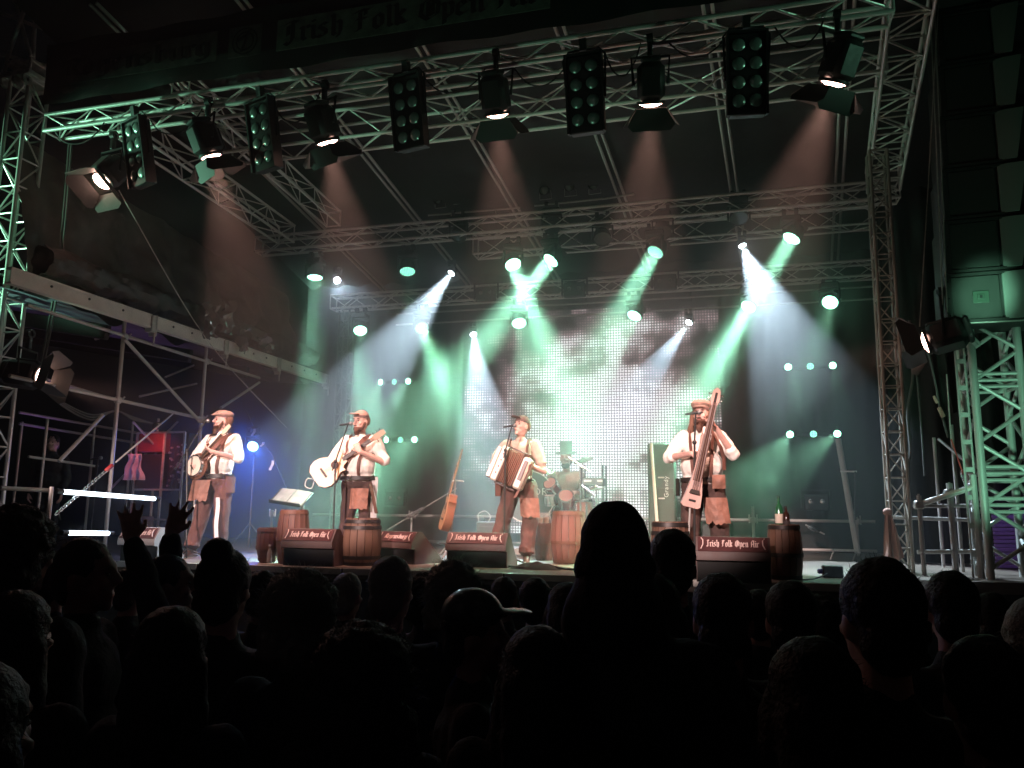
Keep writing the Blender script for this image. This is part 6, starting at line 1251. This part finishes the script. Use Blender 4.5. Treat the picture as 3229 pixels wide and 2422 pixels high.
def spectator(x, y, H, label, face=0.0, hair='short', hc='dark', jacket=0, arms=None, seed=1, wide=1.0, fuzz=500, hat=None, nod=0, ground=0.0, group='spectators in front of the stage', hs=1.0, hood=False):
    """face: turn of the body away from the stage (0 looks at the stage)"""
    s = H / 1.80; W = Matrix.Translation((x, y, ground)) @ Matrix.Rotation(math.pi + face, 4, 'Z') @ Matrix.Scale(s, 4)
    t = empty('person', (0, 0, 0), label, 'person', group, M=W); sk = MB()
    HM = Matrix.Translation((0, .01, 1.54)) @ Matrix.Rotation(R(nod), 4, 'X') @ Matrix.Scale(hs, 4) @ Matrix.Translation((0, -.01, -1.54)); head(sk, HM)
    cap_(sk, (0, .015, 1.44), (0, .01, 1.585), .058, .054); sk.ell((0, 0, 1.33), (.155, .10, .17)); cap_(sk, (0, 0, 1.2), (0, 0, .98), .12, .12)
    arms = arms or {}; A = {}
    for sg in (-1, 1):
        S = V((sg * .19 * wide, .01, 1.42)); el, wr, fd, pn, cu = arms.get(sg, ((sg * .26 * wide, .03, 1.12), (sg * .24 * wide, -.08, .88), (0, -.2, -1), (-sg, 0, 0), .35)); el, wr = V(el), V(wr); A[sg] = (S, el, wr)
        cap_(sk, S, el, .05, .042); cap_(sk, el, wr, .043, .028); hand(sk, wr, fd, pn, sg, cu, 1.04, None, .22 if cu < .2 else .07)
        cap_(sk, (sg * .1, 0, .92), (sg * .11, -.01, .5), .08, .06); cap_(sk, (sg * .11, -.01, .5), (sg * .12, .02, .08), .055, .04); cap_(sk, (sg * .12, .0, .04), (sg * .14, -.15, .035), .04)
    grow(sk, 'body', skin_m, t, .0085 if arms else .014, smooth=1 if arms else 2)
    for sg in (-1, 1): build(MB().ell((sg * .031, -.083, 1.682), (.011, .008, .007), n=8, m=6), 'eye', eye_m, t, HM)
    b = MB(); b.ell((0, 0, 1.32), (.20 * wide, .14, .17)); b.ell((0, -.01, 1.08), (.18 * wide, .14, .22)); hood and b.ell((0, .045, 1.55), (.135, .125, .11)); hood and b.ell((0, .035, 1.63), (.108, .112, .09)); hood and cap_(b, (-.17, .03, 1.425), (.2, .0, 1.41), .088); cap_(b, (-.14 * wide, .01, 1.405), (.14 * wide, .01, 1.405), .078); cap_(b, (0, .02, 1.45), (0, .01, 1.5), .085, .072)
    for sg in (-1, 1):
        S, el, wr = A[sg]; cap_(b, S, el, .078, .066); 
        if not arms.get(sg) or arms.get('long'): cap_(b, el, el.lerp(wr, .9), .064, .05)
    grow(b, 'jacket', cloth_cols[jacket], t, .018, wrinkle=.012, wscale=9, seed=seed)
    b = MB(); b.ell((0, 0, .93), (.18 * wide, .135, .12))
    for sg in (-1, 1): cap_(b, (sg * .1, 0, .92), (sg * .11, -.01, .5), .098, .08); cap_(b, (sg * .11, -.01, .5), (sg * .12, .02, .12), .076, .07)
    grow(b, 'trousers', jeans, t, .022, wrinkle=.008)
    m = HAIRS[hc]
    if hair:
        b = MB(); 
        if hair == 'short': b.ell((0, .02, 1.715), (.088, .100, .100)); b.ell((0, .06, 1.64), (.072, .055, .075)); c, r = (0, .02, 1.715), (.088, .100, .100)
        elif hair == 'curly': b.ell((0, .02, 1.71), (.118, .118, .118)); b.ell((0, .05, 1.62), (.115, .085, .10)); c, r = (0, .025, 1.70), (.12, .12, .125)
        elif hair == 'long': 
            b.ell((0, .02, 1.71), (.10, .108, .105)); cap_(b, (0, .06, 1.65), (0, .08, 1.40), .095, .085)
            for sg in (-1, 1): cap_(b, (sg * .075, .02, 1.66), (sg * .10, .02, 1.42), .045, .045)
            c, r = (0, .03, 1.66), (.115, .115, .15)
        elif hair == 'bun': b.ell((0, .02, 1.71), (.092, .104, .1)); b.ell((0, .08, 1.80), (.055, .055, .05)); b.ell((0, .06, 1.64), (.08, .06, .08)); c, r = (0, .02, 1.715), (.092, .104, .1)
        elif hair == 'bigcurl': 
            b.ell((0, .03, 1.70), (.145, .14, .13)); b.ell((0, .06, 1.56), (.16, .11, .15))
            for sg in (-1, 1): b.ell((sg * .10, .03, 1.50), (.08, .09, .14))
            c, r = (0, .04, 1.64), (.165, .145, .18)
        if hat != 'beanie': 
            grow(b, 'hair', m, t, .012, M=HM, smooth=1, wrinkle=.016 if 'cur' in hair else .005, wscale=26)
            if fuzz: strands('loose_hair', HM, c, r, fuzz, {'short': .022, 'curly': .05, 'long': .03, 'bun': .02, 'bigcurl': .06}[hair], .35 if 'cur' in hair else .16, m, t, seed, .1)
        else: b.bm.free()
    if hat == 'cap':
        b = MB(); b.ell((0, .012, 1.75), (.092, .110, .085)); b.ell((0, -.14, 1.752), (.07, .07, .010)); grow(b, 'cap', mat('satin_cap', (.10, .12, .11), .28, var=.3, vscale=9), t, .010, M=HM, smooth=2, wrinkle=.003)
    elif hat == 'beanie':
        b = MB(); b.ell((0, .015, 1.728), (.092, .108, .115)); b.ell((0, .03, 1.67), (.108, .112, .075)); grow(b, 'knitted_hat', mat('knitted_hat', (.022, .022, .022), .95, bump=.6, bscale=120), t, .012, M=HM, smooth=2, wrinkle=.004, wscale=30)
        strands('wool_fuzz', HM, (0, .015, 1.725), (.094, .108, .118), 500, .008, .3, MATS['knitted_hat'], t, seed)
    return t
e_ = ray(170, 1372); ep = CAM + e_ * (11.6 / e_.dot(FWD))
spectator(ep.x, ep.y, ep.z - FLOOR, 'monitor engineer in black standing in the dark behind the tablet stand', face=math.pi + .35, hair='short', hc='dark', jacket=1, seed=40, ground=FLOOR, group=None, fuzz=0)
# ------------------------------------------------------------------ the crowd: placed by where each stands on the ground
def crowd(px, ytop, wpx, label, head_w=.19, **k):
    """px, top and head width in the photo give distance and height"""
    d = head_w * PF / wpx; q = ray(px, ytop); p = CAM + q * (d / q.dot(FWD)); k0 = 'beanie' if k.get('hat') == 'beanie' else 'capped' if k.get('hat') else k.get('hair', 'short')
    return spectator(p.x, p.y, p.z * 1.8 / {'beanie': 1.845, 'capped': 1.835, 'curly': 1.845, 'bigcurl': 1.85, 'bun': 1.85}.get(k0, 1.82), label, **k)
def up_arm(sg, ex, ey, ez, wx, wy, wz, fd=(0, -.1, 1), pn=None): return ((sg * ex, ey, ez), (sg * wx, wy, wz), fd, pn or (-sg, 0, 0), .12)
crowd(75, 1572, 190, 'tall dark spectator by the foot of the corner tower', .20, hair='curly', hc='brown', jacket=1, seed=1, fuzz=900)
crowd(285, 1688, 165, 'spectator with a lit nose turned sideways in front of the glowing rails', .19, face=-1.15, hair='short', hc='brown', jacket=0, seed=2)
crowd(545, 1742, 130, 'spectator clapping with both arms raised below the banjo player', .18, face=-.95, hair='short', hc='dark', jacket=0, seed=3,
      arms={-1: up_arm(-1, .20, .06, 1.62, .12, .17, 1.88, (.1, .12, 1), (1, .2, 0)), 1: up_arm(1, .20, .0, 1.63, .08, .02, 1.90, (-.05, -.3, 1), (-1, 0, 0)), 'long': 1})
crowd(720, 1690, 180, 'spectator with a dark bun hiding the feet of the banjo player', .19, face=.2, hair='bun', hc='dark', jacket=1, seed=4, fuzz=250)
crowd(965, 1772, 270, 'spectator with bright fuzzy curls below the dark barrel', .25, face=-.2, hair='curly', hc='grey', jacket=1, seed=5, fuzz=1600)
crowd(1240, 1745, 150, 'spectator with smooth short hair under the monitor lettered Regensburg', .18, hair='short', hc='grey', jacket=0, seed=6, fuzz=700)
crowd(1437, 1752, 205, 'spectator with a pale rim of frizzy hair behind the shiny cap', .24, hair='curly', hc='grey', jacket=2, seed=7, fuzz=1400)
crowd(1592, 1814, 105, 'small far head seen between the cap wearer and the tall spectator', .18, hair='short', hc='brown', jacket=0, seed=8)
crowd(1500, 1852, 185, 'spectator in a shiny peaked cap with its brim turned sideways', .185, face=-1.2, hair='short', hc='dark', jacket=0, seed=9, fuzz=0, hat='cap')
crowd(1165, 1930, 390, 'long curly haired spectator, closest big head in the middle', .31, face=-.1, hair='bigcurl', hc='brown', jacket=3, seed=10, fuzz=2600)
crowd(1940, 1572, 232, 'tallest spectator in a knitted hat hiding the video screen', .20, hair='short', jacket=1, seed=11, hat='beanie', wide=1.15, hood=True)
crowd(2275, 1795, 215, 'round headed spectator below the bass player monitor', .19, hair='short', hc='dark', jacket=1, seed=12, wide=1.05)
crowd(2490, 1820, 190, 'spectator with flat dark hair in front of the barrel with bottles', .19, hair='short', hc='dark', jacket=2, seed=13)
crowd(2760, 1742, 285, 'broad spectator with a lit ear below the pink towel', .20, face=.25, hair='short', hc='dark', jacket=1, seed=14, wide=1.05, fuzz=700)
crowd(2990, 1790, 180, 'spectator with trimmed hair under the guard rail', .19, hair='short', hc='dark', jacket=0, seed=15, fuzz=700)
crowd(3275, 1860, 260, 'spectator cut off by the picture edge near the speaker tower', .20, face=.3, hair='long', hc='fair', jacket=0, seed=16, fuzz=900)
crowd(70, 1850, 270, 'long haired spectator close to the camera below the corner tower', .24, hair='long', hc='brown', jacket=3, seed=17, fuzz=1500)
crowd(-60, 2060, 420, 'nearest dark shoulder in the lower corner', .22, hair='long', hc='dark', jacket=0, seed=18)
crowd(2120, 1660, 150, 'far spectator half hidden behind the knitted hat', .18, hair='short', hc='dark', jacket=1, seed=19)
crowd(1700, 1960, 250, 'dark hooded shape between the curly hair and the knitted hat', .2, hair='long', hc='dark', jacket=1, seed=20)
crowd(2560, 1990, 330, 'close dark spectator between the round head and the broad one', .21, hair='long', hc='dark', jacket=0, seed=21)
crowd(1010, 1690 + 130, 110, 'low far head behind the fuzzy curls', .18, hair='short', hc='dark', jacket=1, seed=22)
crowd(560, 1900, 250, 'dark spectator in front of the clapping one', .21, hair='long', hc='dark', jacket=2, seed=23)
crowd(3090, 1985, 330, 'close dark spectator near the right speaker tower', .21, hair='short', hc='dark', jacket=1, seed=24)
t = empty('plastic_cup', at(1662, 1900, 3.9), 'translucent beer cup held up among the heads beside the shiny cap', 'cup')
build(MB().lathe([(0, -.06), (.033, -.06), (.043, .07), (.040, .07), (.031, -.052), (0, -.052)], 18), 'cup', glass_m, t); build(MB().lathe([(0, -.05), (.031, -.05), (.039, .045), (0, .045)], 18), 'beer', beer, t)
# the packed rows nearer the stage, one head showing over the other
packed = [(180, 1752, 118, 'short', 'dark', 'far head between the tall spectator and the one with the lit nose'), (420, 1782, 112, 'short', 'brown', 'far head left of the raised arms'), (640, 1800, 120, 'long', 'dark', 'far head tucked left of the bun'), (835, 1792, 118, 'short', 'dark', 'far head between the bun and the bright curls'),
    (1100, 1800, 110, 'short', 'grey', 'grey far head between the bright curls and the smooth short hair'), (1345, 1795, 112, 'curly', 'dark', 'far curly head below the monitor turned sideways'), (1690, 1815, 120, 'short', 'dark', 'far head below the heap of cloth'), (1790, 1830, 130, 'long', 'dark', 'far long haired head left of the knitted hat'),
    (2390, 1852, 130, 'short', 'dark', 'low head between the round head and the flat dark hair'), (2600, 1862, 140, 'curly', 'dark', 'low curly head below the power box'), (2870, 1862, 140, 'short', 'dark', 'low head between the broad spectator and the trimmed hair'), (3120, 1860, 140, 'short', 'dark', 'low head below the speaker tower legs'), (20, 1740, 130, 'long', 'dark', 'far head at the foot of the corner tower'), (2060, 1800, 170, 'long', 'dark', 'head right behind the shoulder of the knitted hat')]
for i, (px, yt, wp, hr, hc, lab) in enumerate(packed): crowd(px, yt, wp, lab, .18, hair=hr, hc=hc, jacket=i % 4, seed=60 + i, fuzz=250)
